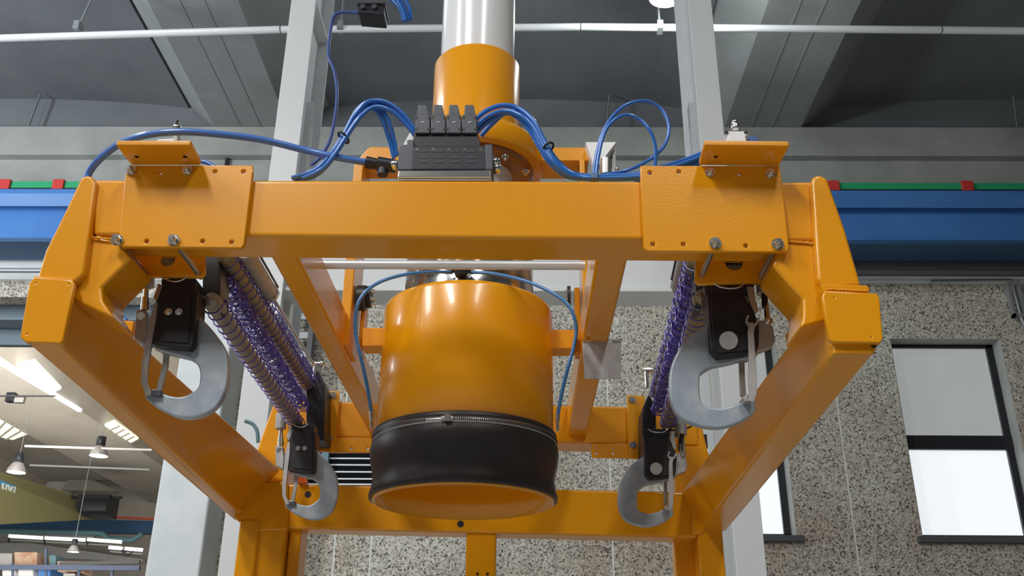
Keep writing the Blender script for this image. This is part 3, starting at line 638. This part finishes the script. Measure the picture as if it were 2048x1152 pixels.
# slim pneumatic cylinders above the coils
def ram(pa, pb, pc, label):
    t = thing('pneumatic_cylinder', pa, label, 'cylinder'); d = (Vector(pc)-Vector(pa)).normalized(); pm = Vector(pa)+d*(Vector(pb)-Vector(pa)).length
    M().cyl(pa, pm, .019, n=20).build('barrel', ZINC2, t)
    M().cyl(pm, pm+d*.018, .023, n=8).build('end_cap', STEEL, t)
    M().cyl(pm+d*.018, pm+d*.05, .012, .008, n=12).build('gland', ZINC2, t)
    M().cyl(pm, pc, .0042, n=10).build('piston_rod', STEEL, t)
    M().ball(Vector(pc), .010, 12).build('rod_eye', CHROME, t)
    for s_ in (-1, 1): M().cyl(Vector(pa)+Vector((.020*s_, 0, .012)), pm+Vector((.020*s_, 0, .012)), .003, n=6).build('tie_rod', PLASTIC_D, t)
ram(A(488, 500, 1.82), A(528, 572, 2.12), A(626, 727, 2.93), 'slim grey pneumatic cylinder above the left coils')
ram(A(1384, 470, 1.82), A(1368, 585, 2.12), A(1318, 742, 2.93), 'slim grey pneumatic cylinder beside the right coils')
for x, y, lb in ((631, 727, 'bright bolt on top of the left mounting slab'), (1292, 740, 'bright bolt on top of the right mounting slab')):
    b_ = M(); c = A(x, y, 2.93); b_.cyl(c+Vector((-.008, 0, 0)), c+Vector((.02, 0, 0)), .007, n=12); b_.ball(c+Vector((.022, 0, 0)), .010, 12); b_.cyl(c, c-Vector((0, 0, .06)), .007, n=8)
    tag(b_.build('bolt', CHROME), lb, 'bolt')

# ------------------------------------------------------------------ hook units
HY = 1.765
def ribbon(pts, wpx, Y, depth):
    """flat bar following a pixel path, width in pixels"""
    n = len(pts); L_ = []; R_ = []
    for i, (x, y) in enumerate(pts):
        a = pts[max(i-1, 0)]; b = pts[min(i+1, n-1)]; dx, dy = b[0]-a[0], b[1]-a[1]; l_ = math.hypot(dx, dy); w2 = (wpx[i] if isinstance(wpx, (list, tuple)) else wpx)/2
        L_.append((x-dy/l_*w2, y+dx/l_*w2)); R_.append((x+dy/l_*w2, y-dx/l_*w2))
    return M().px(L_+R_[::-1], Y, depth)
def soft(pts, sub=4):
    return [(v.x, v.y) for v in smooth_path([Vector((x, y, 0)) for x, y in pts], sub)]
hook_L = soft([(401, 640), (414, 653), (433, 676), (447, 700), (452, 723), (452, 756), (444, 787), (428, 812), (400, 828), (369, 832), (339, 824), (311, 809), (295, 795)], 3) + [(293, 793), (299, 784), (306, 781), (314, 783)] + soft([(318, 786), (333, 793), (356, 797), (375, 793), (397, 778), (403, 759), (402, 737), (394, 723), (381, 714), (361, 709), (333, 702), (312, 694)], 3) + [(312, 640), (360, 600)]
hook_R = soft([(1416, 655), (1389, 669), (1365, 694), (1349, 724), (1343, 753), (1343, 786), (1350, 812), (1365, 833), (1394, 846), (1427, 852), (1456, 849), (1486, 837), (1507, 821)], 3) + [(1509, 818), (1508, 803), (1501, 800), (1492, 803)] + soft([(1490, 804), (1474, 811), (1448, 819), (1424, 818), (1403, 809), (1397, 792), (1396, 753), (1406, 740), (1424, 730), (1454, 724), (1483, 716), (1500, 712)], 3) + [(1512, 707), (1512, 640), (1470, 600), (1430, 600)]
def hook_unit(side, label):
    if side == 'L':
        t = thing('hook_unit', P(365, 620, HY), label, 'hook')
        plate('hook', ZINC, hook_L, [], HY-.009, .020, t, .0035, 'flat galvanised C-shaped hook')
        M().px([(326, 568), (388, 570), (395, 582), (387, 688), (379, 697), (318, 692), (303, 688), (316, 614), (310, 602)][::-1], HY-.030, .058).build('hook_block', BLACK, t, .003)
        M().px([(333, 578), (384, 580), (377, 686), (318, 682), (328, 612)][::-1], HY-.033, .004).build('cover_plate', BLACK, t, .0015)
        M().px([(322, 556), (392, 556), (392, 575), (322, 575)], HY-.022, .05).build('hanger_block', PLASTIC_D, t, .003)
        for x in (337, 358): bolt(t, P(x, 624, HY-.034), .0055, 'screw', out=.004)
        M().tube([P(x, y, HY-.034) for x, y in ((325, 555), (340, 562), (355, 563), (368, 558), (374, 552))], .0016, 6).build('retaining_ring', CHROME, t)
        ribbon([(312, 606), (305, 640), (296, 690), (289, 730), (287, 762), (296, 789)], [7, 14, 13, 13, 12, 12], HY-.026, .008).build('latch', ZINC2, t, .0012)
        ribbon([(332, 700), (330, 730), (322, 760), (316, 783)], 11, HY+.005, .008).build('latch', ZINC2, t, .0012, label='inner latch bar')
        M().px([(300, 780), (322, 780), (320, 792), (300, 790)], HY-.02, .03).build('latch_bridge', PLASTIC, t, .001)
        M().px([(271, 622), (279, 617), (294, 622), (296, 650), (291, 690), (268, 678)], HY-.012, .02).build('side_tab', ZINC2, t, .003)
        M().px([(306, 594), (317, 566), (326, 572), (313, 606)], HY-.020, .012).build('link', STEEL, t, .001)
        M().cyl(P(293, 555, HY), P(293, 573, HY), .016, n=16).build('actuator_body', ZINC2, t)
        M().cyl(P(293, 570, HY), P(291, 600, HY), .0055, n=12).build('actuator_rod', CHROME, t)
        M().cyl(P(291, 596, HY), P(290, 622, HY), .008, .010, n=12).build('clevis', CHROME, t)
        M().cyl(P(282, 632, HY-.015), P(282, 632, HY+.012), .008, n=12).build('pivot_pin', STEEL, t)
    else:
        t = thing('hook_unit', P(1458, 640, HY), label, 'hook')
        plate('hook', ZINC, hook_R, [], HY-.009, .020, t, .0035, 'flat galvanised C-shaped hook')
        M().px([(1414, 588), (1486, 587), (1506, 616), (1519, 647), (1518, 692), (1507, 706), (1436, 714), (1422, 700)], HY-.030, .058).build('hook_block', BLACK, t, .004)
        M().px([(1420, 594), (1482, 593), (1498, 616), (1500, 700), (1436, 706), (1428, 698)], HY-.033, .004).build('cover_plate', BLACK, t, .0015)
        M().px([(1408, 568), (1510, 568), (1500, 592), (1412, 592)], HY-.022, .05).build('hanger_block', PLASTIC_D, t, .003)
        M().cyl(P(1457, 681, HY-.030), P(1457, 681, HY-.040), .0185, .0175, n=28).build('pivot_pin', ZINC2, t)
        M().tube([P(x, y, HY-.034) for x, y in ((1428, 566), (1440, 574), (1462, 577), (1480, 574), (1488, 566))], .0018, 6).build('retaining_ring', CHROME, t)
        ribbon([(1505, 645), (1502, 665), (1504, 700), (1506, 745), (1507, 785), (1503, 803)], [14, 12, 13, 15, 15, 12], HY-.044, .008).build('latch', ZINC2, t, .0012)
        ribbon([(1497, 630), (1493, 642), (1500, 652)], 5, HY-.044, .008).build('latch_fork', ZINC2, t, .0008); ribbon([(1517, 636), (1514, 646), (1506, 654)], 5, HY-.044, .008).build('latch_fork', ZINC2, t, .0008)
        ribbon([(1484, 722), (1485, 760), (1487, 792)], 11, HY+.005, .008).build('latch', SLEEVE, t, .0012, label='inner latch bar')
        M().px([(1485, 794), (1505, 784), (1507, 800), (1490, 803)], HY-.03, .035).build('latch_bridge', ZINC2, t, .001)
        M().px([(1512, 640), (1535, 640), (1546, 652), (1551, 680), (1545, 693), (1512, 706)], HY-.012, .02).build('side_tab', ZINC2, t, .003)
        M().px([(1494, 572), (1508, 574), (1512, 600), (1518, 622), (1510, 628), (1498, 600)], HY-.036, .01).build('link', STEEL, t, .001)
        M().cyl(P(1528, 560, HY), P(1529, 588, HY), .016, n=16).build('actuator_body', ZINC2, t)
        M().cyl(P(1529, 585, HY), P(1530, 615, HY), .0065, n=12).build('actuator_rod', PLASTIC_D, t)
        M().cyl(P(1533, 608, HY), P(1535, 636, HY), .006, .006, n=12).build('clevis', CHROME, t)
        bolt(t, P(1536, 642, HY-.012), .0065, 'clevis_bolt')
    return t
hl = hook_unit('L', 'galvanised hook with black block under the left front bracket')
hr = hook_unit('R', 'galvanised hook with black block and round pin under the right front bracket')
h2 = copy_tree(hl); h2.location += Vector((.020, 1.09, .004)); h2['label'] = 'smaller looking hook hanging at the left end of the rear beam'
h3 = copy_tree(hr); h3.location += Vector((0.0, 1.09, .004)); h3['label'] = 'smaller looking hook hanging at the right end of the rear beam'
# rods above the rear hooks
for x, y0, y1, lb in ((562, 828, 858, 'small grey actuator above the left rear hook'), (1359, 838, 875, 'small grey actuator above the right rear hook')):
    t = thing('actuator', P(x, y0, 2.9), lb, 'actuator'); M().cyl(P(x, y0, 2.9), P(x, y1, 2.9), .016, n=16).build('body', ZINC2, t); M().cyl(P(x, y1-2, 2.9), P(x, y1+30, 2.9), .006, n=10).build('rod', CHROME, t)
tag(M().tube([P(x, y, 2.86) for x, y in ((1383, 852), (1365, 862), (1348, 872), (1336, 874))], .003, 6).build('sensor_cable', BLACK), 'thin black cable behind the right front hook tip', 'cable')
tag(M().tube([P(x, y, 2.95) for x, y in ((490, 842), (505, 848), (514, 862), (516, 885))], .006, 8).build('hose_stub', TEAL), 'short teal hose behind the left side arm', 'hose')
tag(M().tube([P(x, y, 2.6) for x, y in ((203, 588), (215, 605), (232, 625), (252, 642))], .008, 8).build('air_hose', BLUE), 'blue hose seen through the left knee opening', 'hose')

# knobs and valve bodies on top of the brackets
t = thing('air_fitting', P(352, 290, 1.66), 'chrome nipple with white valve body above the left bracket', 'fitting')
M().px([(314, 278), (348, 276), (350, 292), (312, 292)], 1.64, .03).build('valve_body', WHITE, t, .002)
M().cyl(P(353, 292, 1.66), P(353, 262, 1.66), .008, n=14).build('stem', SLEEVE, t)
b_ = M(); b_.lathe(P(353, 258, 1.66).x, 1.66, [(0, P(353, 243, 1.66).z), (.006, P(353, 243, 1.66).z), (.006, P(353, 250, 1.66).z), (.009, P(353, 251, 1.66).z), (.010, P(353, 262, 1.66).z), (0, P(353, 262, 1.66).z)], 16); b_.build('nipple', CHROME, t)
t = thing('air_fitting', P(1472, 290, 1.66), 'chrome nipple on a white valve body above the right bracket', 'fitting')
M().px([(1452, 262), (1496, 262), (1497, 270), (1491, 272), (1495, 292), (1448, 292), (1456, 272)], 1.64, .03).build('valve_body', WHITE, t, .002)
for x in (1453, 1492): M().cyl(P(x, 265, 1.638), P(x, 265, 1.641), .004, n=10).build('body_hole', PLASTIC, t)
b_ = M(); b_.lathe(P(1471, 255, 1.66).x, 1.66, [(0, P(1471, 241, 1.66).z), (.006, P(1471, 241, 1.66).z), (.008, P(1471, 246, 1.66).z), (.006, P(1471, 248, 1.66).z), (.010, P(1471, 254, 1.66).z), (.010, P(1471, 262, 1.66).z), (0, P(1471, 262, 1.66).z)], 16); b_.build('nipple', CHROME, t)
M().px([(1497, 272), (1513, 272), (1520, 282), (1500, 288)], 1.66, .02).build('push_fitting', mat('dark_blue', srgb(40, 80, 150), .4), t, .002)

# ------------------------------------------------------------------ mast
MX, MY = -.140, 2.30
ms = thing('mast', (MX, MY, 2.5), 'vertical white mast tube in an orange collar with flared bell', 'mast')
M().lathe(MX, MY, [(.109, 2.70), (.109, 8.9)], 64).build('mast_tube', PIPEW, ms)
M().lathe(MX, MY, [(.112, 3.322), (.120, 3.325), (.1255, 3.318), (.1255, 3.09), (.135, 3.07), (.175, 3.045), (.188, 3.03), (.190, 3.01), (.190, 2.972), (.186, 2.968), (.10, 2.968)], 72).build('collar', ORANGE, ms)
M().lathe(MX, MY, [(.165, 2.969), (.165, 2.955), (.15, 2.95), (.10, 2.95)], 64).build('bearing_ring', mat('shaded_bell_brown', srgb(150, 96, 44), .25, .2, coat=.5), ms)  # brown carries the shade and reflections under the orange bell
for k in range(10):
    an = 2*PI*k/10+.3; bolt(ms, (MX+.152*math.cos(an), MY+.152*math.sin(an), 2.95), .008, axis=(0, 0, -1))
# suction drum below
dr = thing('lifting_drum', (MX-.003, MY, 2.05), 'large orange cylindrical drum with black rubber boot under the mast', 'drum')
DX = -.145
M().lathe(DX, MY, [(.150, 2.570), (.160, 2.566), (.205, 2.550), (.2155, 2.544), (.219, 2.534), (.219, 2.052), (.213, 2.050), (.213, 2.10), (.213, 2.30)], 96).build('shell', ORANGE, dr)
M().lathe(DX, MY, [(0, 2.16), (.213, 2.16)], 64).build('inner_plate', ORANGE, dr)
M().lathe(DX, MY, [(.07, 2.155), (.12, 2.150), (.17, 2.155)], 64).build('inner_ring', ORANGE_D, dr)
bt = [(.2195, 2.214), (.2235, 2.217), (.2270, 2.214), (.2265, 2.205), (.2262, 2.192), (.2290, 2.184), (.2315, 2.168), (.2285, 2.142), (.2225, 2.116), (.2205, 2.098), (.2235, 2.078), (.2280, 2.064), (.2270, 2.057), (.2200, 2.055)]
M().lathe(DX, MY, bt, 96).build('rubber_boot', RUBBER, dr)
hc = M().lathe(DX, MY, [(.2262, 2.190), (.2278, 2.190), (.2278, 2.203), (.2262, 2.203)], 96).build('hose_clamp', STEEL, dr, label='perforated steel hose clamp')
sl = M()
for k in range(300):
    an = 2*PI*k/300; c, s_ = math.cos(an), math.sin(an); 
    if 250/360*2*PI < an < 262/360*2*PI: continue
    r_ = .2280; p0 = Vector((DX+r_*c, MY+r_*s_, 2.1965)); tv = Vector((-s_, c, 0)); 
    q_ = [p0+tv*.0011+Vector((0, 0, -.0042)), p0-tv*.0011+Vector((0, 0, -.0042)), p0-tv*.0011+Vector((0, 0, .0042)), p0+tv*.0011+Vector((0, 0, .0042))]
    sl.prism(q_, Vector((c, s_, 0))*.0004)
o = sl.build('clamp_slots', BLACK, hc); o['kind'] = 'stuff'
M().tube([(DX-.040, MY-.2265, 2.197), (DX-.014, MY-.2285, 2.197)], .0065, 10, 0).build('clamp_screw', STEEL, hc)
M().box(DX-.033, DX-.019, MY-.237, MY-.225, 2.189, 2.205).build('screw_housing', STEEL, hc, .002)
M().lathe(DX, MY, [(.166, 2.550), (.165, 2.568), (.150, 2.572), (.130, 2.572)], 64).build('neck_flange', mat('brown_orange', srgb(196, 120, 50), .35), dr)
M().lathe(DX, MY, [(.151, 2.570), (.151, 2.640), (.138, 2.645), (.10, 2.648), (.10, 2.96)], 64).build('neck_ring', CHROME, dr, label='bright steel neck ring')
M().lathe(DX, MY, [(.169, 2.612), (.169, 2.76), (.167, 2.76), (.167, 2.612)], 64).build('clear_sleeve', GLASS_C, dr)
cn = thing('hose_coupling', P(922, 550, 2.12), 'black coupling under the round bar above the drum', 'coupling')
M().cyl(P(922, 536, 2.12), P(922, 553, 2.12), .022, .014, n=16).build('coupling_body', PLASTIC_D, cn); M().cyl(P(902, 541, 2.12), P(942, 541, 2.12), .006, n=10).build('cross_nipple', BLACK, cn)

# ------------------------------------------------------------------ yoke carrying the drum
yk = thing('yoke', (MX, 2.35, 3.0), 'orange yoke with two hanging side plates behind the front beam', 'yoke')
yz0, yz1 = 2.975, 3.03
xa, xb = P(716, 320, 2.26).x, P(1182, 320, 2.26).x
M().px([(712, 322), (735, 296), (742, 293), (815, 294), (880, 294), (880, 322)], 2.26, .10).build('cross_bar', ORANGE, yk, .004)
M().px([(1040, 294), (1168, 294), (1178, 300), (1178, 322), (1040, 322)], 2.26, .10).build('cross_bar', ORANGE, yk, .004)
def vplate(x0, x1, yref, Y, d, ztop, ybot):
    a, b = P(x0, yref, Y).x, P(x1, yref, Y).x; return M().box(a, b, Y, Y+d, P(x0, ybot, Y).z, ztop).build('side_plate', ORANGE, yk, .003)
vplate(684, 704, 600, 2.25, .13, 2.985, 690); vplate(1165, 1176, 560, 2.25, .13, 2.985, 594)
vplate(723, 732, 600, 2.32, .05, P(723, 578, 2.32).z, 706); vplate(1149, 1160, 600, 2.32, .05, P(1149, 574, 2.32).z, 706)
M().px([(724, 655), (775, 655), (775, 692), (724, 692)], 2.29, .06).build('carrier_arm', ORANGE, yk, .003)
M().px([(1100, 659), (1152, 659), (1152, 697), (1100, 697)], 2.29, .06).build('carrier_arm', ORANGE, yk, .003)
for x, sx in ((735, 1), (1148, -1)):
    c = P(x, 594, 2.33); M().cyl(c-Vector((.018, 0, 0)), c+Vector((.010*sx, 0, 0)), .030, n=24).build('roller', RUBBER, yk)
    for k in range(5):
        an = 2*PI*k/5; bolt(yk, c+Vector((.011*sx, .018*math.cos(an), .018*math.sin(an))), .005, axis=(sx, 0, 0))
M().cyl(P(716, 596, 2.30), P(716, 596, 2.30)+Vector((.02, 0, 0)), .034, n=24).build('roller', RUBBER, yk)
# horizontal round bar
rb = thing('round_bar', P(600, 529, 1.95), 'bright round bar stretched between the two brace tubes', 'bar')
M().cyl(P(640, 529, 1.95), P(1170, 531, 1.95), .0105, n=20).build('bar', mat('bright_zinc', srgb(226, 230, 232), .35, .5), rb)
M().cyl(P(590, 528, 1.95), P(641, 529, 1.95), .0095, n=20).build('bar_end_reflection', mat('copper_reflection', srgb(178, 130, 100), .3, .7), rb)  # brace reflection on the bar end, painted as a copper tone
M().cyl(P(637, 529, 1.95), P(642, 529, 1.95), .0115, n=20).build('bar_collar', BLACK, rb)
# sheet metal plate on right brace tube
sm = thing('sheet_metal_plate', P(1203, 683, 2.16), 'square grey sheet metal plate hanging under the right brace tube', 'plate')
plate('plate', ZINC2, [(1166, 684), (1242, 683), (1241, 756), (1170, 757)], [(1230, 750, .002), (1176, 690, .002)], 2.16, .004, sm, .001)
M().px([(1166, 680), (1182, 680), (1182, 685), (1166, 685)], 2.158, .04).build('tab', CHROME, sm); M().px([(1226, 679), (1242, 679), (1242, 684), (1226, 684)], 2.158, .04).build('tab', CHROME, sm)
# small violet sensor behind right yoke plate
sn = thing('sensor', P(1170, 615, 2.35), 'small violet-grey sensor behind the right yoke plate', 'sensor'); M().px([(1161, 598), (1178, 598), (1172, 625), (1163, 625)], 2.35, .02).build('sensor_body', mat('violet_grey', srgb(110, 100, 130), .4), sn, .002)
M().cyl(P(1162, 624, 2.35), P(1162, 680, 2.35), .002, n=6).build('lead', BRONZE, sn)
# white folded bracket on the yoke at right
wb_ = thing('folded_bracket', P(1200, 350, 2.2), 'white folded sheet bracket with limit switch on the right yoke end', 'bracket')
M().px([(1171, 284), (1233, 284), (1186, 345), (1184, 320)], 2.225, .036).build('folded_sheet', mat('bright_white', srgb(240, 244, 246), .3), wb_, .001)
M().px([(1205, 322), (1228, 288), (1232, 292), (1232, 352), (1205, 352)], 2.255, .006).build('side_sheet', ZINC2, wb_, .001)
M().cyl(P(1212, 350, 2.18), P(1212, 320, 2.18), .016, n=16).build('switch_body', STEEL, wb_); M().ball(P(1218, 315, 2.18), .010, 12).build('switch_head', PLASTIC, wb_); M().ball(P(1234, 338, 2.18), .006, 10).build('stud', CHROME, wb_)

# ------------------------------------------------------------------ valve manifold on the front beam
mf = thing('valve_manifold', P(888, 357, 1.62), 'black pneumatic valve block with four solenoid coils on the beam', 'valve block')
vy = 1.615
M().px([(796, 340), (983, 339), (983, 355), (794, 355)], vy-.012, .085).build('mounting_rail', CHROME, mf, .003)
M().px([(797, 352), (981, 352), (981, 361), (797, 361)], vy-.008, .08).build('rail_base', ZINC2, mf, .001)
M().px([(824, 292), (975, 292), (984, 296), (986, 339), (822, 339)], vy, .07).build('manifold_body', PLASTIC_D, mf, .002)
M().px([(798, 293), (803, 290), (814, 290), (814, 279), (828, 279), (826, 339), (795, 339)], vy+.002, .066).build('end_block', PLASTIC, mf, .002)
M().px([(970, 288), (985, 288), (986, 339), (972, 339)], vy-.002, .07).build('end_block', PLASTIC, mf, .002)
M().px([(828, 264), (955, 264), (962, 294), (824, 294)], vy+.018, .05).build('valve_base', BLACK, mf, .002)
for i in range(4):
    x = 845+i*31.3
    c_ = M().px([(x-15, 229), (x+15, 229), (x+15, 266), (x-15, 266)], vy+.012, .045).build('solenoid_coil', PLASTIC, mf, .002)
    M().px([(x-9, 209), (x+8, 209), (x+13, 231), (x-11, 231)], vy+.018, .03).build('coil_cap', PLASTIC, c_, .002)
    for dx in (-12, 12):
        for y in (235, 258): q_ = P(x+dx, y, vy+.0115); M().cyl(q_, q_+Vector((0, .004, 0)), .0034, n=10).build('coil_screw', BLACK, c_)
    M().px([(x-3, 244), (x+5, 242), (x+3, 244), (x-3, 246)], vy+.0112, .002).build('coil_mark', ZINC2, c_)
for i in range(5): x = 834+i*31.5; M().px([(x-5, 300), (x+3, 295), (x+3, 300)], vy-.001, .004).build('clip', CHROME, mf); M().px([(x-6, 301), (x+22, 301), (x+22, 303), (x-6, 303)], vy-.0008, .003).build('ridge', PLASTIC, mf)
for i in range(4):
    x = 838+i*31.5
    for y in (313, 322): M().px([(x, y), (x+19, y), (x+19, y+2), (x, y+2)], vy-.0008, .003).build('ridge', PLASTIC, mf)
for x, y in ((790, 330), (990, 325), (993, 338)): M().ball(P(x, y, 1.65), .011, 14).build('silencer_nut', CHROME, mf)
M().px([(806, 290), (820, 264), (828, 276), (826, 290)], 1.67, .02).build('exhaust_fitting', WHITE, mf, .001)

# ------------------------------------------------------------------ hoses
hm = thing('supply_hose', P(176, 350, 1.66), 'thick blue supply hose arching from the left knee to the valve block', 'hose')
M().tube([P(x, y, Y) for x, y, Y in ((172, 372, 1.66), (178, 346, 1.66), (200, 318, 1.64), (240, 288, 1.62), (295, 270, 1.60), (360, 264, 1.60), (430, 268, 1.61), (520, 279, 1.63), (600, 298, 1.65), (665, 313, 1.65), (740, 326, 1.66))], .0073, 12, 8).build('hose', mat('supply_blue', srgb(70, 118, 200), .3, coat=.4), hm)
M().cyl(P(733, 325, 1.66), P(760, 329, 1.66), .013, .011, n=16).build('gland_nut', BLACK, hm); M().cyl(P(756, 328, 1.66), P(792, 333, 1.66), .0155, .014, n=16).build('elbow_fitting', PLASTIC_D, hm)
M().cyl(P(765, 334, 1.66), P(765, 350, 1.66), .011, n=12).build('elbow_leg', PLASTIC_D, hm)
def hoses(name, paths, r, labels, group):
    for p_, label in zip(paths, labels):
        tag(M().tube([P(x, y, Y) for x, y, Y in p_], r, 10, 8).build(name, BLUE), label, 'hose', group)
jit = lambda base, dx, dy, dz: [(x+dx, y+dy, Y+dz) for x, y, Y in base]
lb1 = [(832, 262, 1.68), (805, 228, 1.67), (775, 206, 1.66), (742, 202, 1.65), (715, 220, 1.65), (686, 272, 1.65), (655, 318, 1.65), (628, 342, 1.66), (585, 356, 1.68)]
lb2 = [(832, 272, 1.68), (806, 242, 1.67), (782, 222, 1.66), (750, 214, 1.65), (722, 232, 1.64), (691, 276, 1.64), (662, 320, 1.64), (640, 342, 1.65), (606, 357, 1.67)]
lb3 = [(794, 312, 1.70), (788, 280, 1.69), (776, 240, 1.67), (752, 208, 1.66), (732, 206, 1.65), (708, 234, 1.65), (683, 276, 1.66), (648, 325, 1.66), (600, 356, 1.69)]
lb4 = [(788, 316, 1.70), (778, 278, 1.69), (764, 238, 1.67), (744, 216, 1.66), (722, 220, 1.66), (698, 256, 1.66), (676, 292, 1.66), (640, 336, 1.67), (590, 357, 1.70)]
hoses('air_hose', [lb1, lb2, lb3, lb4, jit(lb1, 3, 8, .012)], .0050, ['blue hose arching highest in the tied bundle left of the valve block', 'second blue hose below the highest arch left of the valve block', 'blue hose dropping steeply beside the left end of the valve block', 'blue hose dropping leftmost before the valve block, inside the arch', 'rearmost blue hose of the arch left of the valve block'], 'blue air hoses left of the valve block')
rb1 = [(950, 240, 1.66), (972, 222, 1.66), (1003, 211, 1.66), (1035, 216, 1.66), (1065, 240, 1.65), (1085, 280, 1.65), (1104, 316, 1.65), (1132, 342, 1.66), (1160, 353, 1.67), (1195, 353, 1.67), (1290, 350, 1.67)]
rb2 = [(950, 255, 1.66), (975, 234, 1.66), (1010, 222, 1.66), (1042, 232, 1.65), (1066, 256, 1.65), (1088, 298, 1.65), (1108, 326, 1.65), (1138, 350, 1.66), (1170, 356, 1.67), (1230, 356, 1.67), (1290, 353, 1.67)]
rb3 = [(952, 266, 1.68), (975, 245, 1.67), (1012, 226, 1.67), (1040, 238, 1.66), (1060, 262, 1.66), (1080, 296, 1.66), (1100, 326, 1.66), (1128, 350, 1.67), (1160, 357, 1.68), (1220, 358, 1.68), (1290, 356, 1.68)]
rb4 = [(962, 272, 1.70), (984, 248, 1.69), (1014, 224, 1.68), (1046, 226, 1.67), (1073, 252, 1.67), (1093, 290, 1.66), (1113, 320, 1.67), (1142, 345, 1.68), (1180, 352, 1.69), (1240, 351, 1.69), (1290, 346, 1.69)]
hoses('air_hose', [rb1, rb2, rb3, rb4], .0052, ['topmost blue hose of the tied bundle right of the valve block', 'middle blue hose of the tied bundle right of the valve block', 'lowest blue hose of the tied bundle right of the valve block', 'blue hose leaving lowest beside the valve block right end, behind the bundle'], 'blue air hoses right of the valve block')
tag(M().tube([P(x, y, Y) for x, y, Y in ((1187, 352, 1.70), (1190, 325, 1.70), (1200, 280, 1.70), (1218, 242, 1.70), (1250, 211, 1.70), (1288, 202, 1.71), (1318, 214, 1.72), (1335, 240, 1.72), (1337, 268, 1.72), (1326, 295, 1.72), (1306, 314, 1.72), (1280, 330, 1.71), (1250, 342, 1.70), (1205, 350, 1.70))], .0038, 10, 8).build('air_hose', BLUE), 'larger free loop of blue hose left of the right column', 'hose')
tag(M().tube([P(x, y, Y) for x, y, Y in ((1192, 352, 1.68), (1197, 312, 1.68), (1208, 268, 1.68), (1226, 242, 1.68), (1252, 230, 1.69), (1280, 240, 1.70), (1300, 262, 1.70), (1311, 295, 1.71), (1310, 335, 1.72))], .0038, 10, 8).build('air_hose', BLUE), 'smaller free loop of blue hose inside the larger loop', 'hose')
hb = [(1270, 362, 1.72), (1310, 344, 1.73), (1350, 332, 1.74), (1385, 320, 1.75), (1420, 306, 1.76)]
hoses('air_hose', [hb, jit(hb, 4, 5, .01), jit(hb, 0, -6, .02), jit(hb, 8, 9, .012)], .0048, ['blue hose running behind the right clamp bracket, second from top', 'blue hose running behind the right clamp bracket, third from top', 'topmost blue hose running behind the right clamp bracket', 'lowest blue hose running behind the right clamp bracket'], 'blue hoses behind the right bracket')
tag(M().tube([P(x, y, 1.74) for x, y in ((398, 322), (415, 326), (435, 338))], .005, 8).build('air_hose', BLUE), 'short blue hose behind the left clamp bracket', 'hose')
# hoses on the drum
for p_, lb in (([(905, 545, 2.14), (860, 544, 2.11), (800, 551, 2.08), (752, 568, 2.06), (722, 595, 2.05), (711, 630, 2.05), (712, 670, 2.05), (722, 715, 2.05), (733, 765, 2.06), (743, 825, 2.08)], 'thin blue hose curving down the left side of the drum'),
               ([(940, 545, 2.14), (985, 547, 2.11), (1050, 562, 2.08), (1105, 586, 2.06), (1138, 612, 2.05), (1152, 650, 2.05), (1148, 690, 2.05), (1136, 735, 2.05), (1125, 780, 2.06), (1115, 832, 2.08)], 'thin blue hose curving down the right side of the drum')):
    t = thing('drum_hose', P(*p_[0]), lb, 'hose'); M().tube([P(*q_) for q_ in p_], .0043, 10, 8).build('hose', mat('steel_blue_hose', srgb(66, 128, 190), .3, coat=.4) if 'left' in lb else bpy.data.materials['steel_blue_hose'], t)
    x, y, Y = p_[-1]; M().cyl(P(x, y-2, Y), P(x, y+10, Y), .0055, n=12).build('fitting_nut', STEEL, t); M().cyl(P(x, y+8, Y), P(x, y+30, Y), .004, n=10).build('nipple', CHROME, t)
# cable ties
for (x, y, Y, dx, dy, lb) in ((687, 275, 1.65, .022, -.014, 'black cable tie on the left hose bundle'), (1096, 296, 1.655, .024, .014, 'black cable tie on the right hose bundle')):
    c = P(x, y, Y); th_ = math.atan2(dy, dx); n_ = 18; pts = []
    for k in range(n_+1):
        an = 2*PI*k/n_; pts.append(c+Vector((math.cos(th_), 0, math.sin(th_)))*(.0125*math.cos(an))+Vector((0, .018*math.sin(an), 0)))
    tag(M().tube(pts, .0026, 6, 0).build('cable_tie', BLACK), lb, 'cable tie')
tb = M().px([(1182, 344), (1197, 344), (1197, 357), (1182, 357)], 1.66, .035).build('tie_mount', mat('grey_blue_clip', srgb(80, 110, 150), .4), None, .003); tag(tb, 'grey-blue clip gathering hoses at the foot of the loops', 'clip')
